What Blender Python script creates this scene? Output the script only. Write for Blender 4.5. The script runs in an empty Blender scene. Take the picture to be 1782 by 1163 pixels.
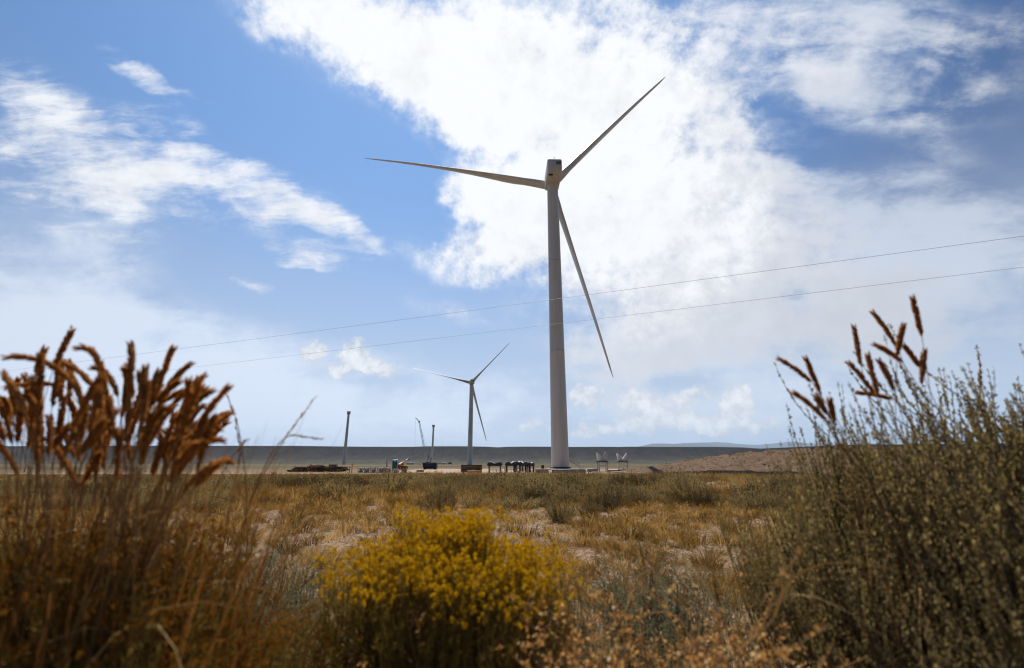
import bpy, math, random
import numpy as np
from mathutils import Vector, Matrix

R = math.radians
SC = bpy.context.scene
COL = SC.collection
rng = np.random.default_rng(7)
random.seed(7)

# ------------------------------------------------------------------ camera
EYE = 0.75
PITCH = R(15.73)
CP, SP = math.cos(PITCH), math.sin(PITCH)
cam_data = bpy.data.cameras.new('camera')
cam = bpy.data.objects.new('camera', cam_data)
COL.objects.link(cam)
cam.location = (0, 0, EYE)
cam.rotation_euler = (R(90) + PITCH, 0, 0)
cam_data.sensor_fit = 'HORIZONTAL'
cam_data.sensor_width = 36
cam_data.lens = 16
cam_data.clip_start = 0.02
cam_data.clip_end = 200000
cam_data.dof.use_dof = True
cam_data.dof.focus_distance = 30
cam_data.dof.aperture_fstop = 2.5
SC.camera = cam

# ------------------------------------------------------------------ render settings
SC.render.engine = 'CYCLES'
cy = SC.cycles
cy.use_denoising = True
cy.denoising_prefilter = 'ACCURATE'
cy.denoising_input_passes = 'RGB_ALBEDO_NORMAL'
cy.filter_width = 1.2
cy.use_adaptive_sampling = False
cy.max_bounces = 6
cy.diffuse_bounces = 3
cy.glossy_bounces = 2
cy.transmission_bounces = 4
cy.volume_bounces = 0
cy.transparent_max_bounces = 4
cy.use_fast_gi = False
cy.sample_clamp_indirect = 4
vs = SC.view_settings
vs.view_transform = 'Standard'
vs.look = 'None'
vs.exposure = 0.34
vs.gamma = 1
vs.use_curve_mapping = False

# ------------------------------------------------------------------ sun and sky
SUN_AZ, SUN_EL = R(-14), R(60)            # azimuth from +Y, negative = towards -X
sun_dir = Vector((math.sin(SUN_AZ) * math.cos(SUN_EL), math.cos(SUN_AZ) * math.cos(SUN_EL), math.sin(SUN_EL)))
sl = bpy.data.lights.new('sun', 'SUN')
sl.energy = 5.0
sl.angle = R(0.53)
sl.color = (1.0, 0.94, 0.86)
so = bpy.data.objects.new('sun', sl)
COL.objects.link(so)
so.rotation_euler = sun_dir.to_track_quat('Z', 'Y').to_euler()
so.location = (0, 0, 200)


class NT:
    """small helper to write node graphs"""
    def __init__(self, tree):
        self.t = tree
        self.n = tree.nodes
        self.l = tree.links

    def put(self, node, idx, v):
        s = node.inputs[idx]
        if hasattr(v, 'is_linked') or hasattr(v, 'node'):
            self.l.new(v, s)
        elif v is not None:
            if s.type == 'RGBA' and len(v) == 3:
                v = (*v, 1)
            s.default_value = v

    def math(self, op, a, b=None, c=None, clamp=False):
        m = self.n.new('ShaderNodeMath')
        m.operation = op
        m.use_clamp = clamp
        self.put(m, 0, a)
        if b is not None: self.put(m, 1, b)
        if c is not None: self.put(m, 2, c)
        return m.outputs[0]

    def vmath(self, op, a, b=None, scale=None):
        m = self.n.new('ShaderNodeVectorMath')
        m.operation = op
        self.put(m, 0, a)
        if b is not None: self.put(m, 1, b)
        if scale is not None: self.put(m, 3, scale)
        return m.outputs[1] if op in ('DOT_PRODUCT', 'LENGTH', 'DISTANCE') else m.outputs[0]

    def noise(self, vec, scale, detail=4, rough=.55, dist=0.0, lac=2.0, color=False):
        m = self.n.new('ShaderNodeTexNoise')
        if vec is not None: self.put(m, 'Vector', vec)
        m.inputs['Scale'].default_value = scale
        m.inputs['Detail'].default_value = detail
        m.inputs['Roughness'].default_value = rough
        m.inputs['Distortion'].default_value = dist
        m.inputs['Lacunarity'].default_value = lac
        return m.outputs['Color' if color else 'Fac']

    def mapping(self, vec, loc=(0, 0, 0), rot=(0, 0, 0), sca=(1, 1, 1), kind='POINT'):
        m = self.n.new('ShaderNodeMapping')
        m.vector_type = kind
        self.put(m, 'Vector', vec)
        m.inputs['Location'].default_value = loc
        m.inputs['Rotation'].default_value = rot
        m.inputs['Scale'].default_value = sca
        return m.outputs[0]

    def ss(self, x, lo, hi, a=0.0, b=1.0):
        m = self.n.new('ShaderNodeMapRange')
        m.interpolation_type = 'SMOOTHSTEP'
        self.put(m, 'Value', x)
        self.put(m, 'From Min', lo); self.put(m, 'From Max', hi)
        m.inputs['To Min'].default_value = a; m.inputs['To Max'].default_value = b
        return m.outputs[0]

    def mix(self, f, a, b, blend='MIX'):
        m = self.n.new('ShaderNodeMix')
        m.data_type = 'RGBA'
        m.blend_type = blend
        m.clamp_factor = True
        self.put(m, 0, f)
        self.put(m, 6, a); self.put(m, 7, b)
        return m.outputs[2]

    def ramp(self, f, stops, interp='LINEAR'):
        m = self.n.new('ShaderNodeValToRGB')
        m.color_ramp.interpolation = interp
        e = m.color_ramp.elements
        while len(e) < len(stops): e.new(0.5)
        for el, (p, c) in zip(e, stops):
            el.position = p
            el.color = (*c, 1) if len(c) == 3 else c
        self.put(m, 0, f)
        return m.outputs[0]

    def comb(self, x, y, z):
        m = self.n.new('ShaderNodeCombineXYZ')
        self.put(m, 0, x); self.put(m, 1, y); self.put(m, 2, z)
        return m.outputs[0]


world = bpy.data.worlds.new('World')
SC.world = world
world.use_nodes = True
world.node_tree.nodes.clear()
W = NT(world.node_tree)


def sky_nodes():
    """daylight sky with cloud layers: everything is a function of the view direction"""
    STR = 0.079
    tc = W.n.new('ShaderNodeTexCoord')
    d = W.vmath('NORMALIZE', tc.outputs['Generated'])
    sky = W.n.new('ShaderNodeTexSky')
    sky.sky_type = 'NISHITA'
    sky.sun_disc = False
    sky.sun_elevation = SUN_EL
    sky.sun_rotation = SUN_AZ
    sky.altitude = 2000
    sky.air_density = 1.0
    sky.dust_density = 0.7
    sky.ozone_density = 1.4
    # tangent chart of the sky round a point 15.7 degrees above the northern horizon
    f = W.vmath('DOT_PRODUCT', d, (0, CP, SP))
    up = W.vmath('DOT_PRODUCT', d, (0, -SP, CP))
    ri = W.vmath('DOT_PRODUCT', d, (1, 0, 0))
    fm = W.math('MAXIMUM', f, 0.08)
    uv = W.comb(W.math('DIVIDE', ri, fm), W.math('DIVIDE', up, fm), 0.0)
    front = W.ss(f, 0.1, 0.45)
    el = W.vmath('DOT_PRODUCT', d, (0, 0, 1))
    toward_sun = W.vmath('DOT_PRODUCT', d, tuple(sun_dir))

    big = W.vmath('SUBTRACT', W.noise(d, 3.2, 3, .5, color=True), (.5, .5, .5))
    mid = W.vmath('SUBTRACT', W.noise(d, 13, 4, .6, color=True), (.5, .5, .5))
    flat = (1, 1, 0)
    def warped(a, b):
        v = W.vmath('ADD', uv, W.vmath('MULTIPLY', big, (a, a, 0)))
        return W.vmath('ADD', v, W.vmath('MULTIPLY', mid, (b, b, 0)))
    uvA = warped(.16, .07)
    uvB = warped(.08, .05)

    def blobs(vec, items):
        acc = None
        for (x, y, rx, ry, ang, w) in items:
            loc = ((x - 891) / 792, (581 - y) / 792, 0)
            m = W.mapping(vec, loc, (0, 0, R(ang)), (rx / 792, ry / 792, 1), 'TEXTURE')
            g = W.n.new('ShaderNodeTexGradient')
            g.gradient_type = 'SPHERICAL'
            W.l.new(m, g.inputs[0])
            acc = W.math('MULTIPLY_ADD', g.outputs['Fac'], w, 0.0 if acc is None else acc)
        return acc

    puff = W.noise(d, 8, 12, .62)
    fine = W.noise(d, 34, 8, .62)
    puff2 = W.noise(d, 17, 9, .62)
    wv = W.vmath('ADD', uv, W.vmath('MULTIPLY', mid, (.03, .03, 0)))
    st = W.mapping(wv, rot=(0, 0, R(28)), sca=(3, 12, 1))
    streak = W.noise(st, 1.6, 9, .62, dist=.4)
    st3 = W.mapping(wv, rot=(0, 0, R(-48)), sca=(3.5, 11, 1))
    streak3 = W.noise(st3, 1.9, 7, .6, dist=.4)
    st2 = W.mapping(wv, rot=(0, 0, R(-28)), sca=(2, 6, 1))
    streak2 = W.noise(st2, 1.7, 9, .62, dist=.3)

    # --- the large bright mass
    A = blobs(uvA, [
        (540, 10, 170, 100, -20, 1.3), (640, 60, 200, 130, -30, 1.2), (790, 130, 240, 170, -35, 1.5), (930, 110, 330, 240, 0, 1.5),
        (1060, 330, 330, 260, 0, 1.6), (900, 425, 230, 105, 0, 1.5), (850, 335, 130, 52, -14, 1.0), (930, 300, 150, 80, 0, .5),
        (1130, 120, 240, 240, 0, .7), (1170, 450, 240, 200, 0, .6), (1120, 560, 180, 90, 0, .4),
        (860, 285, 100, 45, -8, -.9), (790, 382, 90, 34, 0, -.7), (930, 560, 170, 80, 0, -1.2), (700, 300, 130, 110, -35, -.7),
    ])
    def ragged(D, terms):
        tot = D
        for n_, k_ in terms:
            tot = W.math('MULTIPLY_ADD', W.math('SUBTRACT', n_, .5), W.math('MULTIPLY', W.ss(D, .0, .55), k_), tot)
        return tot
    a = ragged(A, ((puff, 3.0), (fine, 1.1), (puff2, 1.5), (streak2, 1.2)))
    alphaA = W.ss(a, .0, 1.5)
    # --- wind-drawn wisps
    B = blobs(uvB, [
        (235, 128, 110, 26, -32, 1.3), (330, 165, 120, 14, -25, .5), (60, 165, 170, 70, -40, .8), (150, 255, 230, 110, -32, 1.0),
        (280, 320, 270, 95, -12, 1.1), (470, 340, 230, 66, -24, 1.1), (575, 388, 150, 34, -30, 1.2),
        (310, 235, 70, 60, -40, .7), (240, 190, 60, 60, -40, .5), (535, 440, 85, 36, -12, 1.7), (440, 500, 50, 18, -15, 1.3),
        (60, 320, 220, 100, -25, .7), (200, 420, 170, 170, 0, .5), (670, 422, 90, 24, -15, .6), (780, 545, 160, 50, -20, .45),
    ])
    b = ragged(B, ((streak, 4.2), (puff, 1.2), (fine, .9), (streak3, 2.2)))
    alphaB = W.ss(b, .12, 1.95, 0, .9)
    # --- thin bright sheet that the mass frays into on the right
    T = blobs(uvB, [
        (1220, 300, 330, 360, 0, 1.3), (1180, 540, 360, 190, 0, 1.2), (1330, 420, 300, 170, -15, .7), (1420, 560, 330, 120, 5, .7),
        (1250, 80, 260, 170, 0, .6), (1110, 640, 160, 90, 0, .6), (1480, 90, 260, 130, 20, .55), (1660, 180, 280, 110, 28, .6), (1700, 60, 200, 70, 25, .5), (1650, 560, 300, 130, 10, .6),
        (1330, 165, 70, 120, 25, -.9), (1480, 280, 210, 90, -25, -.8), (1190, 665, 90, 26, 0, -.8), (1400, 520, 100, 40, 0, -.4),
    ])
    t_ = ragged(T, ((streak2, 3.0), (puff, 1.7), (fine, .7), (puff2, 1.0)))
    alphaT = W.ss(t_, .0, 1.45, 0, .92)
    # --- smooth veil low in the sky and to the right
    V = blobs(uvB, [
        (60, 640, 560, 250, -16, 1.5), (380, 690, 560, 160, -10, 1.2), (760, 700, 450, 120, 0, .7),
        (150, 440, 200, 190, -40, .5), (1180, 640, 420, 170, 0, .9), (1500, 520, 500, 300, 15, .8),
        (1480, 120, 420, 280, 20, 1.0), (1650, 420, 330, 200, 15, .85), (1330, 330, 260, 260, 0, .5),
        (1320, 150, 70, 130, 20, -.6), (1490, 270, 230, 90, -18, -.8), (1770, 150, 150, 330, 0, -.8),
        (1190, 662, 90, 30, 0, -.9), (880, 600, 160, 70, 0, -.9), (1400, 610, 150, 40, 10, -.4), (1010, 650, 90, 60, 0, -.4),
    ])
    v = ragged(V, ((streak2, 2.8), (puff, 1.2), (fine, .5)))
    alphaV = W.ss(v, .0, 1.25, 0, .86)
    # --- heaped clouds standing near the horizon
    uvC = W.vmath('ADD', uv, W.vmath('MULTIPLY', W.vmath('SUBTRACT', W.noise(d, 22, 8, .66, color=True), (.5, .5, .5)), (.085, .07, 0)))
    C = blobs(uvC, [
        (545, 612, 34, 24, 0, 1.2), (615, 618, 36, 34, 0, 1.4), (655, 642, 62, 22, -6, 1.3), (585, 642, 60, 16, 0, .9),
        (1015, 690, 48, 30, 0, 1.1), (1120, 706, 110, 34, -8, 1.0), (1180, 735, 130, 26, 0, .9), (1080, 745, 90, 20, 0, .8),
        (1285, 702, 46, 40, 0, 1.3), (1255, 742, 80, 20, 0, 1.2), (1330, 740, 60, 18, 0, .8), (1205, 690, 60, 20, 10, .8),
        (930, 740, 120, 20, 0, .5), (1000, 752, 70, 14, 0, .6),
    ])
    c_ = ragged(C, ((fine, 1.7), (puff2, 1.0)))
    alphaC = W.ss(c_, .08, .75, 0, .9)

    # scattered cloud for the rest of the dome (beside and behind the viewer)
    rest = W.ss(W.math('ADD', puff, W.math('MULTIPLY', W.vmath('DOT_PRODUCT', big, (1, 1, 1)), .35)), .52, .78, 0, .4)
    back = W.math('SUBTRACT', 1.0, front)

    # --- brightness of cloud: mottled, brighter towards the sun
    low = W.ss(el, .0, .62, 1.0, 0.0)          # low air is thicker and paler
    glow = W.ss(toward_sun, .25, .97)
    tone = W.math('MULTIPLY_ADD', W.math('SUBTRACT', puff, .5), .55, W.math('MULTIPLY_ADD', glow, .28, .74))
    tone = W.math('MULTIPLY_ADD', W.math('SUBTRACT', fine, .5), .22, tone)
    cA = W.vmath('SCALE', (9.7, 9.8, 10.0), scale=W.math('MINIMUM', tone, 1.02))
    cV = W.vmath('SCALE', (8.1, 8.9, 10.3), scale=W.math('MULTIPLY_ADD', low, .34, W.math('MULTIPLY_ADD', glow, .30, .55)))
    cT = W.vmath('SCALE', (8.9, 9.2, 9.9), scale=W.math('MULTIPLY_ADD', W.math('SUBTRACT', puff2, .5), .25, W.math('MULTIPLY_ADD', low, .10, W.math('MULTIPLY_ADD', glow, .45, .50))))
    cumt = W.math('MULTIPLY_ADD', W.math('SUBTRACT', c_, .8), .22, W.math('MULTIPLY_ADD', W.math('SUBTRACT', fine, .5), .6, .88))
    cC = W.vmath('SCALE', (9.3, 9.5, 9.9), scale=W.math('MINIMUM', cumt, 1.02))

    deep = W.mix(W.ss(toward_sun, .48, .98), (.16, .27, .40), (1.18, 1.16, 1.12))     # deeper blue away from the sun
    base = W.vmath('MULTIPLY', W.vmath('MULTIPLY', sky.outputs[0], (1.12, 1.42, 1.60)), deep)
    col = W.mix(W.math('MULTIPLY', low, .86), base, (6.3, 7.4, 8.9))
    col = W.mix(W.math('MULTIPLY', alphaV, front), col, cV)
    col = W.mix(W.math('MULTIPLY', alphaT, front), col, cT)
    col = W.mix(W.math('MULTIPLY', alphaB, front), col, cA)
    col = W.mix(W.math('MULTIPLY', alphaA, front), col, cA)
    col = W.mix(W.math('MULTIPLY', alphaC, front), col, cC)
    col = W.mix(W.math('MULTIPLY', rest, back), col, cV)
    # the air scatters most light near the sun; the half of the sky opposite it is deeper and darker
    col = W.vmath('SCALE', col, scale=W.ss(toward_sun, -.50, .30, .20, 1.0))
    bg = W.n.new('ShaderNodeBackground')
    W.l.new(col, bg.inputs[0])
    bg.inputs[1].default_value = STR
    out = W.n.new('ShaderNodeOutputWorld')
    W.l.new(bg.outputs[0], out.inputs[0])


sky_nodes()
world.cycles.sampling_method = 'MANUAL'
world.cycles.sample_map_resolution = 1024

# ------------------------------------------------------------------ materials
def new_mat(name):
    m = bpy.data.materials.new(name)
    m.use_nodes = True
    m.node_tree.nodes.clear()
    return m, NT(m.node_tree)


def finish(N, shader):
    o = N.n.new('ShaderNodeOutputMaterial')
    N.l.new(shader, o.inputs[0])


def solid(name, c1, c2=None, scale=3.0, rough=.6, metal=0.0, bump=0.0, stretch=(1, 1, 1), spec=.4):
    """painted / weathered surface: two tones mixed by a noise"""
    m, N = new_mat(name)
    c2 = c2 or tuple(x * .75 for x in c1)
    tc = N.n.new('ShaderNodeTexCoord')
    v = N.mapping(tc.outputs['Object'], sca=stretch)
    f = N.ss(N.noise(v, scale, 6, .6), .32, .68)
    b = N.n.new('ShaderNodeBsdfPrincipled')
    oi = N.n.new('ShaderNodeObjectInfo')
    piece = N.math('MULTIPLY_ADD', oi.outputs['Random'], .22, .86)
    N.l.new(N.vmath('SCALE', N.mix(f, c1, c2), scale=piece), b.inputs['Base Color'])
    b.inputs['Roughness'].default_value = rough
    b.inputs['Metallic'].default_value = metal
    b.inputs['Specular IOR Level'].default_value = spec
    if bump:
        bp = N.n.new('ShaderNodeBump')
        bp.inputs['Strength'].default_value = bump
        bp.inputs['Distance'].default_value = .02
        N.l.new(N.noise(v, scale * 4, 5, .6), bp.inputs['Height'])
        N.l.new(bp.outputs[0], b.inputs['Normal'])
    finish(N, b.outputs[0])
    return m


def leafy(name, stops, trans=.35, tcol=None, rough=.7, obj_var=.25, mass=False):
    """leaf, straw or petal: diffuse with some light coming through, tone differs leaf by leaf and plant by plant"""
    m, N = new_mat(name)
    g = N.n.new('ShaderNodeNewGeometry')
    oi = N.n.new('ShaderNodeObjectInfo')
    plant = oi.outputs['Random']
    if mass:
        an = N.n.new('ShaderNodeAttribute'); an.attribute_name = 'tone'
        plant = an.outputs['Fac']
    r = N.math('ADD', N.math('MULTIPLY', g.outputs['Random Per Island'], 1 - obj_var), N.math('MULTIPLY', plant, obj_var))
    c = N.ramp(r, stops)
    di = N.n.new('ShaderNodeBsdfDiffuse')
    N.l.new(c, di.inputs[0])
    tr = N.n.new('ShaderNodeBsdfTranslucent')
    N.l.new(N.mix(1.0, c, tcol or (1, 1, .8), 'MULTIPLY'), tr.inputs[0])
    mx = N.n.new('ShaderNodeMixShader')
    mx.inputs[0].default_value = trans
    N.l.new(di.outputs[0], mx.inputs[1]); N.l.new(tr.outputs[0], mx.inputs[2])
    finish(N, mx.outputs[0])
    return m


M = {}
M['white'] = solid('turbine_white', (.56, .545, .515), (.47, .455, .425), .5, .45, stretch=(1, 1, .12))
M['offwhite'] = solid('offwhite_paint', (.76, .73, .66), (.6, .56, .49), 2, .5)
M['grey'] = solid('galvanised_grey', (.30, .31, .32), (.2, .2, .21), 3, .5)
M['dark'] = solid('dark_steel', (.045, .045, .047), (.02, .02, .022), 4, .6)
M['black'] = solid('black_opening', (.012, .012, .014), (.02, .02, .02), 4, .7)
M['timber'] = solid('weathered_timber', (.10, .065, .042), (.035, .026, .02), 2.5, .85, stretch=(.5, 6, 6), bump=.4)
M['tan_timber'] = solid('tan_timber', (.26, .15, .08), (.14, .08, .045), 2.5, .85, stretch=(.5, 6, 6), bump=.4)
M['concrete'] = solid('concrete', (.34, .32, .29), (.22, .21, .19), 2, .9, bump=.3)
M['sheet'] = solid('white_sheet', (.72, .72, .74), (.55, .55, .58), 1.5, .5)
M['teal'] = solid('teal_plastic', (.012, .13, .17), (.01, .095, .13), 2, .45)
M['navy'] = solid('navy_paint', (.02, .035, .075), (.012, .02, .045), 2, .5)
M['orange'] = solid('orange_paint', (.55, .17, .02), (.38, .10, .015), 2, .5)
M['red'] = solid('red_paint', (.45, .03, .03), (.3, .02, .02), 3, .5)
M['rust'] = solid('dark_red_paint', (.16, .035, .03), (.09, .025, .02), 3, .6)
M['yellow'] = solid('ochre_paint', (.50, .26, .03), (.36, .18, .02), 3, .5)
M['rubber'] = solid('tyre_rubber', (.02, .02, .02), (.03, .03, .03), 5, .9)
M['glass'] = solid('cab_glass', (.02, .025, .03), (.03, .035, .04), 5, .1, spec=.6)
M['wire'] = solid('cable_metal', (.24, .24, .25), (.2, .2, .2), 5, .5)

M['sage'] = leafy('sage_leaf', [(0, (.13, .096, .044)), (.45, (.27, .21, .105)), (.8, (.40, .32, .17)), (1, (.58, .48, .29))], .45, (1, .95, .6))
M['sage_grey'] = leafy('grey_sage_leaf', [(0, (.13, .13, .08)), (.5, (.26, .25, .16)), (1, (.45, .42, .28))], .42, (1, 1, .8))
SAGE_TONES = [(0, (.05, .039, .024)), (.3, (.125, .094, .05)), (.55, (.225, .172, .086)), (.8, (.33, .25, .118)), (1, (.47, .36, .17))]
M['sage_far'] = leafy('plain_sage_leaf', SAGE_TONES, .35, (1, .95, .7), obj_var=.8)
M['sage_mass'] = leafy('brush_leaf', SAGE_TONES, .35, (1, .95, .7), obj_var=.8, mass=True)
M['wood'] = leafy('shrub_wood', [(0, (.05, .036, .025)), (1, (.13, .095, .065))], 0.0)
STRAW_TONES = [(0, (.085, .055, .022)), (.3, (.20, .125, .043)), (.6, (.36, .235, .085)), (.85, (.50, .35, .15)), (1, (.62, .48, .26))]
M['straw'] = leafy('dry_straw', STRAW_TONES, .42, (1, .85, .55), obj_var=.78)
M['straw_mass'] = leafy('dry_straw_mass', STRAW_TONES, .42, (1, .85, .55), obj_var=.78, mass=True)
M['seed'] = leafy('seed_head_chaff', [(0, (.17, .066, .02)), (.5, (.36, .16, .048)), (1, (.64, .38, .15))], .55, (1, .85, .55))
M['stalk'] = leafy('dry_stalk', [(0, (.22, .13, .055)), (1, (.4, .27, .13))], .25, (1, .8, .5))
M['green_stem'] = leafy('rabbitbrush_stem', [(0, (.11, .085, .026)), (.6, (.22, .165, .05)), (1, (.36, .25, .09))], .4, (1, .95, .5))
M['yellow_petal'] = leafy('yellow_floret', [(0, (.46, .25, .01)), (.5, (.72, .47, .018)), (1, (.88, .66, .05))], .4, (1, .9, .4), obj_var=.15)
M['amber_petal'] = leafy('amber_floret', [(0, (.11, .055, .014)), (.5, (.22, .105, .02)), (1, (.42, .21, .03))], .35, (1, .8, .4))
M['tan_pod'] = leafy('tan_seed_pod', [(0, (.30, .165, .055)), (.5, (.55, .345, .13)), (.85, (.72, .53, .27)), (1, (.85, .74, .52))], .45, (1, .75, .5))
M['pebble'] = leafy('pale_pebble', [(0, (.20, .15, .115)), (1, (.42, .34, .28))], 0)


def ground_material():
    m, N = new_mat('dry_ground')
    g = N.n.new('ShaderNodeNewGeometry')
    p = g.outputs['Position']
    ln = N.vmath('LENGTH', p)
    n1 = N.noise(p, .9, 8, .62)
    n2 = N.noise(p, 7, 8, .65)
    n3 = N.noise(p, 40, 6, .6)
    soil = N.mix(N.ss(n2, .35, .65), (.29, .20, .135), (.19, .125, .075))
    soil = N.mix(N.ss(N.noise(p, 22, 8, .7), .46, .60), soil, (.085, .052, .026))
    soil = N.mix(N.ss(n3, .57, .66), soil, (.42, .33, .26))
    litter = N.mix(N.ss(n3, .35, .65), (.17, .108, .042), (.10, .063, .026))
    c = N.mix(N.ss(n1, .44, .66), soil, litter)
    # the plain farther out: straw, olive and pale tracks drawn out along the ground
    sp = N.mapping(p, sca=(.004, .02, 0))
    far1 = N.noise(sp, 1.0, 8, .6)
    sp2 = N.mapping(p, loc=(3, 8, 0), sca=(.0012, .012, 0))
    far2 = N.noise(sp2, 1.0, 5, .5)
    fc = N.mix(N.ss(far1, .38, .62), (.05, .043, .020), (.105, .08, .04))
    fc = N.mix(N.ss(far2, .60, .66), fc, (.34, .26, .18))
    fc = N.mix(N.ss(N.noise(p, .05, 8, .7), .5, .62), fc, (.07, .062, .03))
    c = N.mix(N.ss(ln, 60, 220), c, fc)
    b = N.n.new('ShaderNodeBsdfPrincipled')
    N.l.new(c, b.inputs['Base Color'])
    b.inputs['Roughness'].default_value = .95
    b.inputs['Specular IOR Level'].default_value = .1
    bp = N.n.new('ShaderNodeBump')
    bp.inputs['Strength'].default_value = .8
    bp.inputs['Distance'].default_value = .02
    N.l.new(N.math('ADD', n2, N.math('MULTIPLY', n3, .5)), bp.inputs['Height'])
    N.l.new(bp.outputs[0], b.inputs['Normal'])
    finish(N, b.outputs[0])
    return m


def earth(name, a, b_, pale, scale, bump=.8, dist=.1, streak=None):
    m, N = new_mat(name)
    g = N.n.new('ShaderNodeNewGeometry')
    p = N.mapping(g.outputs['Position'], sca=streak or (1, 1, 1))
    n1 = N.noise(p, scale, 9, .65)
    n2 = N.noise(p, scale * 6, 6, .65)
    c = N.mix(N.ss(n1, .36, .64), a, b_)
    c = N.mix(N.ss(n2, .58, .70), c, pale)
    b = N.n.new('ShaderNodeBsdfPrincipled')
    N.l.new(c, b.inputs['Base Color'])
    b.inputs['Roughness'].default_value = .95
    b.inputs['Specular IOR Level'].default_value = .1
    bp = N.n.new('ShaderNodeBump')
    bp.inputs['Strength'].default_value = bump
    bp.inputs['Distance'].default_value = dist
    N.l.new(N.math('ADD', n1, N.math('MULTIPLY', n2, .4)), bp.inputs['Height'])
    N.l.new(bp.outputs[0], b.inputs['Normal'])
    finish(N, b.outputs[0])
    return m


M['ground'] = ground_material()
M['gravel'] = earth('pad_gravel', (.34, .255, .19), (.28, .20, .145), (.40, .31, .24), .6, .3, .02)
M['mound'] = earth('heaped_dirt', (.14, .091, .056), (.09, .059, .037), (.19, .13, .085), .7, 1.0, .25)
def mesa_material():
    m, N = new_mat('mesa_slope')
    g = N.n.new('ShaderNodeNewGeometry')
    p = g.outputs['Position']
    sep = N.n.new('ShaderNodeSeparateXYZ'); N.l.new(p, sep.inputs[0])
    n1 = N.noise(N.mapping(p, sca=(1, .4, .5)), .012, 9, .65)
    n2 = N.noise(N.mapping(p, sca=(.35, .35, 2.5)), .05, 6, .65)
    z = N.math('MULTIPLY_ADD', N.math('SUBTRACT', n1, .5), 26, sep.outputs[2])
    slope = N.mix(N.ss(n1, .36, .64), (.026, .023, .020), (.015, .014, .013))
    n3 = N.noise(N.mapping(p, sca=(1, .12, .06)), .045, 7, .7)
    slope = N.mix(N.ss(n3, .48, .62), slope, (.012, .011, .012))  # upright dark streaks: gully shade put into the slope colour
    slope = N.mix(N.ss(n2, .56, .70), slope, (.040, .035, .026))
    apron = N.mix(N.ss(n2, .40, .60), (.055, .047, .029), (.033, .030, .020))
    c = N.mix(N.ss(z, 6, 30), apron, slope)
    c = N.mix(N.ss(N.math('MULTIPLY_ADD', N.math('SUBTRACT', n2, .5), 10, sep.outputs[2]), 80, 86), c, (.016, .015, .015))
    b = N.n.new('ShaderNodeBsdfPrincipled')
    N.l.new(c, b.inputs['Base Color'])
    b.inputs['Roughness'].default_value = .95
    b.inputs['Specular IOR Level'].default_value = .1
    finish(N, b.outputs[0])
    return m

M['mesa'] = mesa_material()
M['mountain'] = earth('mountain_slope', (.06, .06, .05), (.045, .045, .04), (.07, .07, .06), .0006, .4, 40)

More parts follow.
